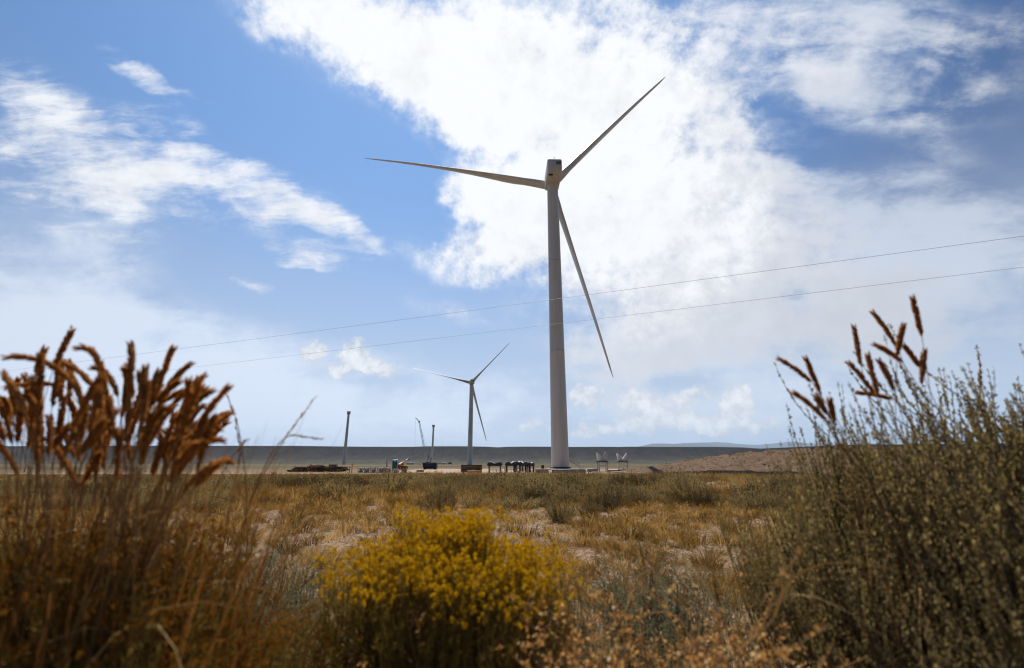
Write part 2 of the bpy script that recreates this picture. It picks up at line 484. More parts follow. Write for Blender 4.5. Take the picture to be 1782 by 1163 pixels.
# ------------------------------------------------------------------ mesh helpers
class QB:
    """collects quads in arrays; build() makes one mesh"""
    def __init__(self):
        self.v = []; self.f = []; self.n = 0; self.t = []; self.tone = None

    def add(self, v, f):
        v = np.asarray(v, float).reshape(-1, 3); f = np.asarray(f, int).reshape(-1, 4)
        self.v.append(v); self.f.append(f + self.n); self.n += len(v)
        if self.tone is not None: self.t.append(np.full(len(f), self.tone))

    def leaves(self, P, D, N, w, l, fat=.45):
        """one diamond leaf per row: foot P, direction D, face normal hint N, half width w, length l"""
        P, D, N = (np.atleast_2d(np.asarray(a, float)) for a in (P, D, N))
        n = len(P)
        w = np.broadcast_to(np.asarray(w, float), (n,))[:, None]; l = np.broadcast_to(np.asarray(l, float), (n,))[:, None]
        D = D / np.linalg.norm(D, axis=1, keepdims=True)
        S = np.cross(D, N); S /= np.linalg.norm(S, axis=1, keepdims=True) + 1e-9
        v = np.stack([P, P + D * l * fat + S * w, P + D * l, P + D * l * fat - S * w], 1)
        f = np.arange(4 * n).reshape(n, 4)
        self.add(v.reshape(-1, 3), f)

    def tube(self, path, rad, sides=4, cap=False):
        path = np.asarray(path, float); n = len(path)
        rad = np.broadcast_to(np.asarray(rad, float), (n,))
        t = np.gradient(path, axis=0); t /= np.linalg.norm(t, axis=1, keepdims=True) + 1e-12
        ref = np.array([0, 0, 1.0]) if abs(t[:, 2]).mean() < .9 else np.array([1.0, 0, 0])
        a = np.cross(t, ref); a /= np.linalg.norm(a, axis=1, keepdims=True) + 1e-12
        b = np.cross(t, a)
        th = np.arange(sides) * 2 * np.pi / sides
        v = path[:, None] + rad[:, None, None] * (np.cos(th)[None, :, None] * a[:, None] + np.sin(th)[None, :, None] * b[:, None])
        i = np.arange(n - 1)[:, None] * sides; j = np.arange(sides)[None]; k = (j + 1) % sides
        f = np.stack([i + j, i + k, i + sides + k, i + sides + j], -1).reshape(-1, 4)
        self.add(v.reshape(-1, 3), f)
        if cap and sides == 4:
            self.f.append(np.array([[0, 1, 2, 3]]) + self.n - n * 4)
            self.f.append(np.array([[3, 2, 1, 0]]) + self.n - 4)

    def ribbon(self, path, w, N):
        """flat blade along a path, half width w per point"""
        path = np.asarray(path, float); n = len(path)
        t = np.gradient(path, axis=0)
        s = np.cross(t, N); s /= np.linalg.norm(s, axis=1, keepdims=True) + 1e-9
        w = np.broadcast_to(np.asarray(w, float), (n,))[:, None]
        v = np.concatenate([path + s * w, path - s * w])
        i = np.arange(n - 1)
        self.add(v, np.stack([i, i + 1, i + 1 + n, i + n], 1))

    def box(self, c, size, rz=0.0, taper=1.0, M3=None):
        x, y, z = np.asarray(size, float) / 2
        v = np.array([[-x, -y, -z], [x, -y, -z], [x, y, -z], [-x, y, -z], [-x * taper, -y * taper, z], [x * taper, -y * taper, z], [x * taper, y * taper, z], [-x * taper, y * taper, z]])
        if rz:
            cr, sr = math.cos(rz), math.sin(rz)
            v = v @ np.array([[cr, sr, 0], [-sr, cr, 0], [0, 0, 1]])
        if M3 is not None:
            v = v @ np.asarray(M3).T
        self.add(v + np.asarray(c, float), [[3, 2, 1, 0], [4, 5, 6, 7], [0, 1, 5, 4], [1, 2, 6, 5], [2, 3, 7, 6], [3, 0, 4, 7]])

    def bar(self, a, b, r):
        self.tube([a, b], r, 4, cap=True)

    def lathe(self, prof, sides=24, c=(0, 0, 0), axis=2):
        prof = np.asarray(prof, float); th = np.arange(sides) * 2 * np.pi / sides
        v = np.stack([prof[:, :1] * np.cos(th), prof[:, :1] * np.sin(th), np.repeat(prof[:, 1:], sides, 1)], -1)
        if axis == 1: v = v[..., [0, 2, 1]]
        if axis == 0: v = v[..., [2, 0, 1]]
        n = len(prof)
        i = np.arange(n - 1)[:, None] * sides; j = np.arange(sides)[None]; k = (j + 1) % sides
        f = np.stack([i + j, i + k, i + sides + k, i + sides + j], -1).reshape(-1, 4)
        self.add(v.reshape(-1, 3) + np.asarray(c, float), f)

    def mesh(self, name, mat, smooth=False):
        v = np.concatenate(self.v); f = np.concatenate(self.f)
        me = bpy.data.meshes.new(name)
        me.vertices.add(len(v)); me.vertices.foreach_set('co', v.astype(np.float32).ravel())
        me.loops.add(f.size); me.loops.foreach_set('vertex_index', f.astype(np.int32).ravel())
        me.polygons.add(len(f))
        me.polygons.foreach_set('loop_start', np.arange(0, f.size, 4, dtype=np.int32))
        me.polygons.foreach_set('loop_total', np.full(len(f), 4, dtype=np.int32))
        if smooth: me.polygons.foreach_set('use_smooth', np.ones(len(f), dtype=bool))
        if self.t:
            at_ = me.attributes.new('tone', 'FLOAT', 'FACE')
            at_.data.foreach_set('value', np.concatenate(self.t).astype(np.float32))
        me.update(calc_edges=True)
        me.materials.append(mat)
        return me


def tag(o, label=None, cat=None, group=None, kind=None):
    for k, v in (('label', label), ('category', cat), ('group', group), ('kind', kind)):
        if v: o[k] = v
    return o


def empty(name, loc=(0, 0, 0), rz=0.0, label=None, cat=None, group=None):
    o = bpy.data.objects.new(name, None)
    o.empty_display_size = .1
    COL.objects.link(o)
    o.location = loc
    o.rotation_euler = (0, 0, rz)
    return tag(o, label, cat, group)


def place(name, me, parent=None, loc=(0, 0, 0), rz=0.0, sca=None):
    o = bpy.data.objects.new(name, me)
    COL.objects.link(o)
    if parent is not None: o.parent = parent
    o.location = loc
    o.rotation_euler = (0, 0, rz)
    if sca is not None: o.scale = sca if hasattr(sca, '__len__') else (sca, sca, sca)
    return o


def part(name, qb, mat, parent=None, smooth=False, label=None):
    o = place(name, qb.mesh(name, mat, smooth), parent)
    if label: o['label'] = label
    return o


def copy_tree(o, parent=None, kids=None):
    c = o.copy()
    COL.objects.link(c)
    c.parent = parent
    for ch in list(o.children):
        copy_tree(ch, c)
    return c


def sight(px, py, Y):
    """the point at distance Y north of the viewer that is seen at this place of the 1782 x 1163 photograph"""
    u, v = (px - 891) / 792, (581.5 - py) / 792
    d = np.array([u, CP - v * SP, SP + v * CP])
    return np.array([0, 0, EYE]) + d * (Y / d[1])


def on_level(px, py, z):
    u, v = (px - 891) / 792, (581.5 - py) / 792
    d = np.array([u, CP - v * SP, SP + v * CP])
    return np.array([0, 0, EYE]) + d * ((z - EYE) / d[2])


def vnoise(x, y, seed=0):
    """value noise on arrays"""
    xi, yi = np.floor(x).astype(np.int64), np.floor(y).astype(np.int64)
    xf, yf = x - xi, y - yi
    xf, yf = xf * xf * (3 - 2 * xf), yf * yf * (3 - 2 * yf)
    def h(a, b):
        n = (a * 374761393 + b * 668265263 + seed * 1442695041) & 0x7fffffff
        n = ((n ^ (n >> 13)) * 1274126177) & 0x7fffffff
        return ((n ^ (n >> 16)) & 0xffff) / 65535.0
    return (h(xi, yi) * (1 - xf) + h(xi + 1, yi) * xf) * (1 - yf) + (h(xi, yi + 1) * (1 - xf) + h(xi + 1, yi + 1) * xf) * yf


def fbm(x, y, seed=0, octv=4):
    a, s, t = 1.0, 0.0, 0.0
    for k in range(octv):
        s += a * vnoise(x * 2 ** k, y * 2 ** k, seed + k); t += a; a *= .5
    return s / t - .5


# ------------------------------------------------------------------ the ground
PAD_Z = -1.0
PR = np.array([0, 12, 25, 45, 62, 75, 120, 150, 300, 465, 760, 1050, 2000, 3000, 60000.])
PZ = np.array([0, -.02, -.22, -.62, -.98, -1.02, -1.02, -1.1, -1.5, -1.75, -2.5, -3.1, -6, -8, -30.])


def ground_z(x, y):
    x, y = np.asarray(x, float), np.asarray(y, float)
    r = np.hypot(x, y)
    z = np.interp(r, PR, PZ)
    near = np.clip((70 - r) / 25, 0, 1)
    z = z + near * (.10 * fbm(x * .35, y * .35, 3) + .05 * fbm(x * 1.7, y * 1.7, 9)) * np.clip(r / 1.5, 0, 1)
    return z


rad = np.concatenate([[0.02], np.geomspace(.25, 150, 200), np.geomspace(160, 60000, 60)])
ANG = 320
th = np.arange(ANG) * 2 * np.pi / ANG
gx, gy = rad[:, None] * np.cos(th), rad[:, None] * np.sin(th)
q = QB()
i = np.arange(len(rad) - 1)[:, None] * ANG; j = np.arange(ANG)[None]; k = (j + 1) % ANG
q.add(np.stack([gx, gy, ground_z(gx, gy)], -1).reshape(-1, 3), np.stack([i + j, i + ANG + j, i + ANG + k, i + k], -1).reshape(-1, 4))
tag(part('ground', q, M['ground'], smooth=True), kind='structure')


def sheet(name, X, Y, Z, mat, smooth=True):
    """grid of points as one surface"""
    q = QB()
    n, m = X.shape
    i = np.arange(n - 1)[:, None] * m; j = np.arange(m - 1)[None]
    q.add(np.stack([X, Y, Z], -1).reshape(-1, 3), np.stack([i + j, i + j + 1, i + m + j + 1, i + m + j], -1).reshape(-1, 4))
    return tag(part(name, q, mat, smooth=smooth), kind='structure')


# levelled gravel pad under the works, and the pale haul road that leads to it from the west
def ragged(x0, x1, ya, yb, nx, ny, seed, amp):
    xs = np.linspace(x0, x1, nx)
    lo = ya + amp * fbm(xs * .15, xs * 0 + seed, seed); hi = yb + amp * 2 * fbm(xs * .08, xs * 0 + seed + 5, seed)
    t = np.linspace(0, 1, ny)[:, None]
    return np.broadcast_to(xs, (ny, nx)), lo * (1 - t) + hi * t

X, Y = ragged(-24, 45, 68, 128, 60, 20, 3, 4)
sheet('gravel_pad', X, Y, np.maximum(ground_z(X, Y) + .03, PAD_Z), M['gravel'])
X, Y = ragged(-140, -24.2, 73, 79, 80, 5, 6, 1.5)
sheet('gravel_road', X, Y, ground_z(X, Y) + .05, M['gravel'])

# mound of excavated dirt
xs, ys = np.meshgrid(np.linspace(20, 95, 300), np.linspace(62, 118, 170))
env = np.interp(xs, [20, 24, 33, 44, 52, 75, 95], [0, .10, .42, .86, 1, 1.0, 0]) * np.clip(1 - ((ys - 88) / 24) ** 2, 0, 1) ** .75
hz = 4.1 * env + env ** .4 * (1.5 * fbm(xs * .25, ys * .25, 21) + .9 * fbm(xs * .8, ys * .5, 22) + .55 * fbm(xs * 2.2, ys * 1.6, 23))
sheet('dirt_mound', xs, ys, ground_z(xs, ys) - .15 + np.maximum(hz, -.1), M['mound'])

mz = ground_z(xs, ys) - .15 + np.maximum(hz, -.1)
cq = QB()
for k in range(2600):
    i_, j_ = int(rng.integers(5, 120)), int(rng.integers(20, 280))
    if env[i_, j_] < .03: continue
    e_ = abs(rng.normal()) * .07 + .04
    cq.box((xs[i_, j_], ys[i_, j_], mz[i_, j_] + e_ * .2), (e_ * 1.4, e_, e_ * .8), rng.uniform(0, 3), .6)
tag(part('dirt_clods', cq, M['mound']), 'loose clods of earth on the face of the dirt mound', 'clods', kind='stuff')

# the long mesa
u = np.linspace(0, 1, 46)
prof_y = np.array([0, .34, .60, .78, .86, .90, .905, 1.0]); prof_z = np.array([0, .05, .17, .47, .74, .90, 1.0, 1.0])
def mesa(name, x0, x1, nx, yfoot, depth, top, seed, zfoot):
    xs = np.linspace(x0, x1, nx)[None]
    t = u[:, None]
    edge = 420 * fbm(xs / 900., xs * 0, seed, 3) + 110 * fbm(xs / 170., xs * 0, seed + 7, 3)
    gully = 1 - .0 * t
    y = yfoot + depth * t + edge * np.clip(t * 1.4, 0, 1)
    z = zfoot + (top(xs) - zfoot) * np.interp(t, prof_y, prof_z)
    z = z + np.sin(np.pi * np.clip(t / .9, 0, 1)) * (22 * fbm(xs / 75., t * 2 + xs * 0, seed + 3) + 14 * fbm(xs / 26., t * 5 + xs * 0, seed + 4))
    return sheet(name, np.broadcast_to(xs, y.shape), y, z, M['mesa'])

mesa('mesa', -6500, 1560, 700, 2000, 1000, lambda x: 97 + 5 * fbm(x / 420., x * 0, 88, 4) - 3.5 * np.exp(-((x + 95) / 45.) ** 2) - np.clip((x + 200) / 1700, 0, 1) * 6 - np.clip((x - 1250) / 310, 0, 1) ** 2 * 12, 31, -8)
mesa('hill', 1180, 6500, 160, 1750, 700, lambda x: 62 + 30 * np.clip((x - 1180) / 700, 0, 1) ** .8, 47, -8)

# pale mountains far beyond
def range_(name, x0, x1, Yd, hs, seed):
    nx = 160
    xs = np.linspace(x0, x1, nx)[None]
    t = np.linspace(0, 1, 14)[:, None]
    px = np.array([h[0] for h in hs]); pz = np.array([h[1] for h in hs])
    top = np.interp(xs, px, pz) + 130 * fbm(xs / 1500., xs * 0, seed, 5)
    z = -40 + (top + 40) * np.sin(t * np.pi / 2) + 200 * np.sin(t * np.pi) * fbm(xs / 1100., t * 3 + xs * 0, seed + 2)
    return sheet(name, np.broadcast_to(xs, z.shape), Yd + 5000 * t + 0 * xs, z, M['mountain'])

range_('mountains', 2500, 26000, 30000, [(2500, 0), (7500, 760), (10500, 1330), (14000, 1360), (16000, 1150), (19000, 900), (26000, 600)], 61)
range_('mountains', 9000, 40000, 38000, [(9000, 200), (15500, 1680), (18500, 1760), (22500, 1500), (25500, 1800), (30000, 1500), (40000, 900)], 71)

# ------------------------------------------------------------------ wind turbines
def ring_section(r0, z0, r1, z1, sides=40):
    return [(r0, z0), (r1, z1)]


def tower_parts(root, rb, rt, h, mat, nsec=3):
    cuts = np.linspace(0, 1, nsec + 1) ** .9
    for a, b in zip(cuts[:-1], cuts[1:]):
        q = QB()
        ra, rb_ = rb + (rt - rb) * a, rb + (rt - rb) * b
        za, zb = h * a, h * b
        n = 8
        pr = [(ra - .002, za), (ra - .002, za + .10), (ra - .012, za + .11)]
        pr += [(ra + (rb_ - ra) * t - .01, za + .13 + (zb - za - .26) * t) for t in np.linspace(.02, 1, n)]
        pr += [(rb_ - .002, zb - .11), (rb_ - .002, zb - .05), (rb_ - .05, zb - .04), (rb_ - .05, zb)]
        q.lathe(pr, 48)
        part('tower_section', q, mat, root, smooth=True)


def blade_mesh(d, n, t, L, pb, pitch, fat=1.0):
    """one rotor blade: round root, airfoil sections, twist and a bend into the wind; frame: span d, axis n, tangent t"""
    d, n, t = (np.asarray(a, float) for a in (d, n, t))
    fr = np.array([0, .02, .045, .08, .12, .17, .22, .30, .40, .50, .60, .70, .80, .88, .94, .98, 1.0])
    chord = np.interp(fr, [0, .045, .17, .22, .4, .6, .8, .94, 1], [2.35, 2.4, 3.9, 4.0, 3.1, 2.25, 1.55, 1.05, .3]) * fat
    thick = np.interp(fr, [0, .045, .12, .22, .4, .7, 1], [1, .98, .62, .40, .26, .2, .18])
    ns = 18
    th = np.arange(ns) * 2 * np.pi / ns
    q = QB(); V = []
    for f, c, tk in zip(fr, chord, thick):
        tw = pitch + R(np.interp(f, [0, .2, .5, 1], [14, 11, 4, 0]))
        e = math.cos(tw) * t + math.sin(tw) * n
        g = -math.sin(tw) * t + math.cos(tw) * n
        rnd = np.clip(1 - (f - .03) / .12, 0, 1)
        ax = np.cos(th)
        foil = np.sin(th) * (.5 + .5 * (ax * .75 + .25)) * 1.05
        yy = rnd * np.sin(th) + (1 - rnd) * foil
        off = (1 - rnd) * .22 * c
        r = 1.4 + (L - 1.4) * f
        cen = d * r + n * pb * (.25 * (r / L) + .75 * (r / L) ** 2.2)
        V.append(cen + np.outer(-(ax * c / 2) + off, e) + np.outer(yy * c * tk / 2, g))
    V = np.array(V)
    m = len(fr)
    i = np.arange(m - 1)[:, None] * ns; j = np.arange(ns)[None]; k = (j + 1) % ns
    q.add(V.reshape(-1, 3), np.stack([i + j, i + k, i + ns + k, i + ns + j], -1).reshape(-1, 4))
    return q.mesh('blade', M['white'], True)


def rounded_box(sx, sy0, sy1, z0, z1, rad=.35, crown=.15):
    """nacelle shell: rounded rectangle section drawn along y, with a domed roof and drawn-in ends"""
    pts = []
    hx, hz = sx / 2, (z1 - z0) / 2
    for cx, cz, a0 in ((hx - rad, hz - rad, 0), (-hx + rad, hz - rad, 90), (-hx + rad, -hz + rad, 180), (hx - rad, -hz + rad, 270)):
        for a in np.linspace(a0, a0 + 90, 5):
            pts.append((cx + rad * math.cos(R(a)), cz + rad * math.sin(R(a))))
    pts = np.array(pts)
    zc = (z0 + z1) / 2
    ys = [sy0, sy0 + .04, sy0 + .18, sy0 + .5, (sy0 + sy1) / 2, sy1 - .9, sy1 - .3, sy1]
    sc = [.0, .955, .985, 1, 1, 1, .9, .72]
    V = []
    for y, s in zip(ys, sc):
        p = pts * s
        lift = crown * (1 - (p[:, 0] / hx) ** 2) * (p[:, 1] > hz * .6) * (1 if s > .5 else 0)
        V.append(np.stack([p[:, 0], np.full(len(p), y), zc + p[:, 1] + lift], 1))
    n = len(pts)
    q = QB()
    i = np.arange(len(ys) - 1)[:, None] * n; j = np.arange(n)[None]; k = (j + 1) % n
    q.add(np.concatenate(V), np.stack([i + j, i + k, i + n + k, i + n + j], -1).reshape(-1, 4))
    return q


def nacelle(root, hz, yaw, mat):
    """housing with its vents, drawn with y along the rotor axis; hz is the axis height"""
    z0, z1 = hz - 2.15, hz + 1.95
    o = part('nacelle', rounded_box(3.95, -6.2, 3.0, z0, z1, .32, .2), mat, root)
    o.rotation_euler = (0, 0, -yaw)
    q = QB()
    q.box((1.05, -6.19, z1 - 1.15), (1.3, .10, 1.05))
    v = part('vent', q, M['dark'], o)
    q = QB()
    for k in range(6): q.box((1.05, -6.26, z1 - 1.58 + k * .17), (1.24, .05, .05))
    part('grille', q, M['grey'], o)
    q = QB(); q.box((-1.0, -5.1, z0 + .02), (1.15, .9, .10)); part('hatch', q, M['black'], o)
    q = QB(); q.box((.75, -5.0, z0 + .02), (.34, .2, .10)); part('hatch', q, M['black'], o)
    q = QB(); q.tube([(0, -5.4, z1 + .1), (0, -5.4, z1 + 1.3)], .05, 6); q.bar((-.2, -5.4, z1 + 1.0), (.2, -5.4, z1 + 1.0), .04)
    part('weather_mast', q, M['grey'], o)
    q = QB(); q.lathe([(1.42, z0 - .55), (1.62, z0 - .5), (1.62, z0 + .1)], 32); part('yaw_collar', q, M['white'], o, smooth=True)
    return o


def turbine(name, loc, label, group, yaw, phi, L, pb, hub_h, pitch, rotor=True, rb=2.12, rt=1.5, fat=1.0, head=1.0):
    root = empty(name, loc, 0, label, 'wind turbine' if rotor else 'turbine tower', group)
    tower_parts(root, rb, rt, hub_h - 2.2, M['white'])
    nc = nacelle(root, hub_h, yaw, M['white'])
    nc.scale = (head, 1, 1)
    q = QB(); q.lathe([(rb + .05, 0), (rb + .35, .0), (rb + .35, .35), (rb + .05, .45)], 40); part('base_flange', q, M['dark'], root)
    if rotor:
        tilt = R(5)
        n = np.array([math.sin(yaw) * math.cos(tilt), math.cos(yaw) * math.cos(tilt), math.sin(tilt)])
        r = np.array([math.cos(yaw), -math.sin(yaw), 0.0]); up = np.cross(r, n)
        hub = np.array([0, 0, hub_h]) + n * 4.0
        q = QB()
        q.lathe([(.01, 2.2), (.6, 2.05), (1.15, 1.5), (1.55, .7), (1.65, 0), (1.65, -.9), (1.3, -1.1), (.01, -1.1)], 28, axis=1)
        q.v = [np.stack([v_[:, 0] * r[k] + v_[:, 1] * n[k] + v_[:, 2] * up[k] for k in range(3)], 1) for v_ in q.v]
        h = part('hub', q, M['white'], root, smooth=True)
        h.location = hub
        for k in range(3):
            a = phi + k * 2 * math.pi / 3
            d = math.cos(a) * r + math.sin(a) * up
            t = np.cross(n, d)
            o = place('blade', blade_mesh(d, n, t, L, pb, pitch, fat), root)
            o.location = hub
    return root


BASE1 = np.array([11.4, 112, PAD_Z + .25])
t1 = turbine('wind_turbine', BASE1, 'tall white wind turbine nearest to us, its three blades reaching across the upper sky', 'finished wind turbines',
             R(-1.4), R(167.9), 57.9, 6.75, 77.84 - BASE1[2], R(78))
q = QB(); q.lathe([(3.2, -.35), (3.2, .0), (3.0, .08), (2.0, .09)], 48); part('foundation_plinth', q, M['concrete'], t1)
# steel stair at the tower door
q = QB()
sx0, sz0, sx1, sz1 = 5.4, -.2, 2.35, 2.0
for yy in (-.55, .55):
    q.bar((sx0, yy, sz0), (sx1, yy, sz1), .06)
for k in range(9):
    tt = (k + .5) / 9
    q.box((sx0 + (sx1 - sx0) * tt, 0, sz0 + (sz1 - sz0) * tt), (.26, 1.1, .04))
q.box((sx1 - .25, 0, sz1 - .02), (.9, 1.2, .06))
stair = part('stair', q, M['grey'], t1)
q = QB()
for yy in (-.6, .6):
    q.bar((sx0, yy, sz0 + 1.0), (sx1, yy, sz1 + 1.0), .035)
    for tt in (0, .33, .66, 1): q.bar((sx0 + (sx1 - sx0) * tt, yy, sz0 + (sz1 - sz0) * tt), (sx0 + (sx1 - sx0) * tt, yy, sz0 + (sz1 - sz0) * tt + 1.0), .03)
part('handrail', q, M['grey'], stair)

y2 = 433.0
b2 = sight(817.3, 808, y2)
turbine('wind_turbine', (b2[0], y2, float(ground_z(b2[0], y2))), 'smaller white wind turbine farther off, behind the low timber stack', 'finished wind turbines',
        R(-12.8), R(167.8), 57.9, 4.5, 74.5 + 1.7, R(70), rb=2.35, rt=1.75, fat=1.35)
y3 = 760.0
b3 = sight(598.3, 808, y3)
turbine('turbine_tower', (b3[0], y3, float(ground_z(b3[0], y3))), 'dark unfinished turbine tower without blades, standing alone left of the crane', 'turbine towers without blades',
        R(-20), 0, 57, 4, 79.5 + 2.5, 0, rotor=False, rb=2.7, rt=1.75, head=1.45)
y4 = 1050.0
b4 = sight(751.5, 806, y4)
turbine('turbine_tower', (b4[0], y4, float(ground_z(b4[0], y4))), 'slim pale unfinished turbine tower without blades, right beside the crane', 'turbine towers without blades',
        R(-9), 0, 57, 4, 80 + 3.1, 0, rotor=False, rb=2.5, rt=1.9, head=1.6)

# ------------------------------------------------------------------ crawler crane
def crane():
    Y = 1000.0
    foot = sight(744, 806, Y); gz = float(ground_z(foot[0], Y))
    root = empty('crawler_crane', (foot[0], Y, gz), 0, 'tall lattice crane with dark red body beside the slim pale tower', 'crane')
    o = np.array([foot[0], Y, gz])
    for yy in (-3.2, 3.2):
        q = QB(); q.box((0, yy, .8), (9, 1.3, 1.6), taper=.9); part('track', q, M['dark'], root)
    q = QB(); q.box((1.5, 0, 2.9), (9, 4, 2.4)); q.box((-3.2, -1.6, 3.4), (1.8, 1.6, 2.6)); part('cab', q, M['rust'], root)
    q = QB(); q.box((6.5, 0, 3.2), (3, 5, 2.8)); part('counterweight', q, M['grey'], root)
    q = QB()
    def lattice(a, b, wa, wb, n, r):
        a, b = np.asarray(a, float), np.asarray(b, float)
        ax = (b - a) / np.linalg.norm(b - a)
        s1 = np.array([0, 1.0, 0]); s2 = np.cross(ax, s1)
        corner = lambda t, i: a + (b - a) * t + (wa + (wb - wa) * t) * (s1 * (-1, 1, 1, -1)[i] + s2 * (-1, -1, 1, 1)[i])
        for i in range(4):
            q.bar(corner(0, i), corner(1, i), r)
            for k in range(n):
                q.bar(corner(k / n, i), corner((k + 1) / n, (i + 1) % 4), r * .6)
    foot_b = np.array([-1.5, 0, 3.2])
    head = sight(729.5, 734, Y) - o
    tip = sight(723.2, 727, Y) - o
    lattice(foot_b, head, 1.5, 1.1, 26, .22)
    part('boom', q, M['grey'], root)
    q = QB(); q.box(head, (3.2, 2.4, 3.0)); part('boom_head', q, M['dark'], root)
    q = QB(); lattice(head, tip, 1.0, .3, 5, .25); part('jib', q, M['dark'], root)
    q = QB(); m0 = np.array([3, 0, 4.0]); m1 = np.array([6.0, 0, 24.0]); lattice(np.array([-1, 0, 4]), np.array([1.5, 0, 20]), 1.0, .5, 6, .2); lattice(np.array([5, 0, 4]), np.array([8.5, 0, 13]), 1.0, .5, 4, .25)
    part('mast', q, M['rust'], root)
    hook = sight(722.0, 790, Y) - o
    q = QB(); q.bar(tip, hook, .12); part('hook_line', q, M['wire'], root)
    q = QB(); q.box(hook, (1.2, 1.2, 2.0), taper=.6); part('hook_block', q, M['dark'], root)
    q = QB(); q.bar(head, np.array([6.5, 0, 4.5]), .07); q.bar(head, np.array([1.5, 0, 20]), .07); part('pendant_line', q, M['wire'], root)

crane()

# ------------------------------------------------------------------ power lines
def power_line(pts, label):
    """pts: (px, py) seen; the cable hangs level with a slight sag"""
    H = 8.0
    P = []
    for px, py, dz in pts:
        P.append(on_level(px, py, EYE + H + dz))
    a, b = P[0], P[-1]
    d = (b - a)
    q = QB()
    ts = np.linspace(-.5, 1.6, 120)
    mid = P[1]
    sag_mid = mid[2]
    line = np.array([a + d * t for t in ts])
    t_mid = np.dot(mid - a, d) / np.dot(d, d)
    s = (a[2] + (b[2] - a[2]) * t_mid - sag_mid) / (t_mid * (1 - t_mid))
    line[:, 2] -= s * ts * (1 - ts)
    q.tube(line, .0065, 6)
    return tag(part('power_line', q, M['wire']), label, 'cable', 'overhead cables')

power_line([(0, 647, 0), (953, 536, -.06), (1782, 411, 0)], 'upper of the two thin overhead cables crossing the sky')
power_line([(0, 678, 0), (955, 577, -.06), (1782, 465, 0)], 'lower of the two thin overhead cables crossing the sky')

# ------------------------------------------------------------------ works on the pad
def at(px, py):
    p = on_level(px, py, PAD_Z)
    return np.array([p[0], p[1], max(PAD_Z, float(ground_z(p[0], p[1])) + .03)])


def scale_at(px, py):
    """metres per photograph pixel for things standing there"""
    p = at(px, py)
    return (p[1] * CP + (p[2] - EYE) * SP) / 792


def stack(name, px, py, w, h, dep, label, cat, mat, rows, cols=1, group=None, sheet_top=None, rz=0.0, gap=.02, bearers=True, piece='plank'):
    """stack of planks: rows x cols, each a piece of its own"""
    p = at(px, py)
    root = empty(name, p, rz, label, cat, group)
    z = 0.0
    if bearers:
        for xx in (-.38, 0, .38):
            q = QB(); q.box((xx * w, 0, .05), (.1, dep, .1)); part('bearer', q, M['timber'], root)
        z = .1
    rh = (h - z) / rows
    me = None
    for r_ in range(rows):
        for c_ in range(cols):
            q = QB(); q.box((0, 0, 0), (w / cols - gap, dep, rh - gap))
            if me is None: me = q.mesh(piece, mat)
            place(piece, me, root, ((c_ + .5) * w / cols - w / 2 + rng.normal() * .02, rng.normal() * .03, z + (r_ + .5) * rh), rng.normal() * .008)
    if sheet_top:
        q = QB(); q.box((0, 0, h + .03), (w * 1.03, dep * 1.03, .05)); part('top_sheet', q, sheet_top, root)
    return root


# timber stack with an orange load in its lower right corner
def timber_stack():
    s = scale_at(820.5, 823)
    stack('timber_stack', 820.5, 823.5, 35 * s, 13.5 * s, 1.6, 'dark stack of weathered timber mats at the foot of the farther turbine', 'timber stack', M['timber'], 5, 1)
    p = at(824, 824.5)
    root = empty('orange_beam', p - np.array([0, .9, 0]), 0, 'low orange steel beam lying in front of the dark timber stack', 'beam')
    q = QB(); q.box((.2, 0, .26), (2.3, .12, .36)); part('web', q, M['orange'], root)
    q = QB(); q.box((.2, 0, .465), (2.34, .4, .05)); part('flange', q, M['sheet'], root)
    q = QB(); q.box((.2, 0, .055), (2.34, .4, .05)); part('flange', q, M['orange'], root)
timber_stack()


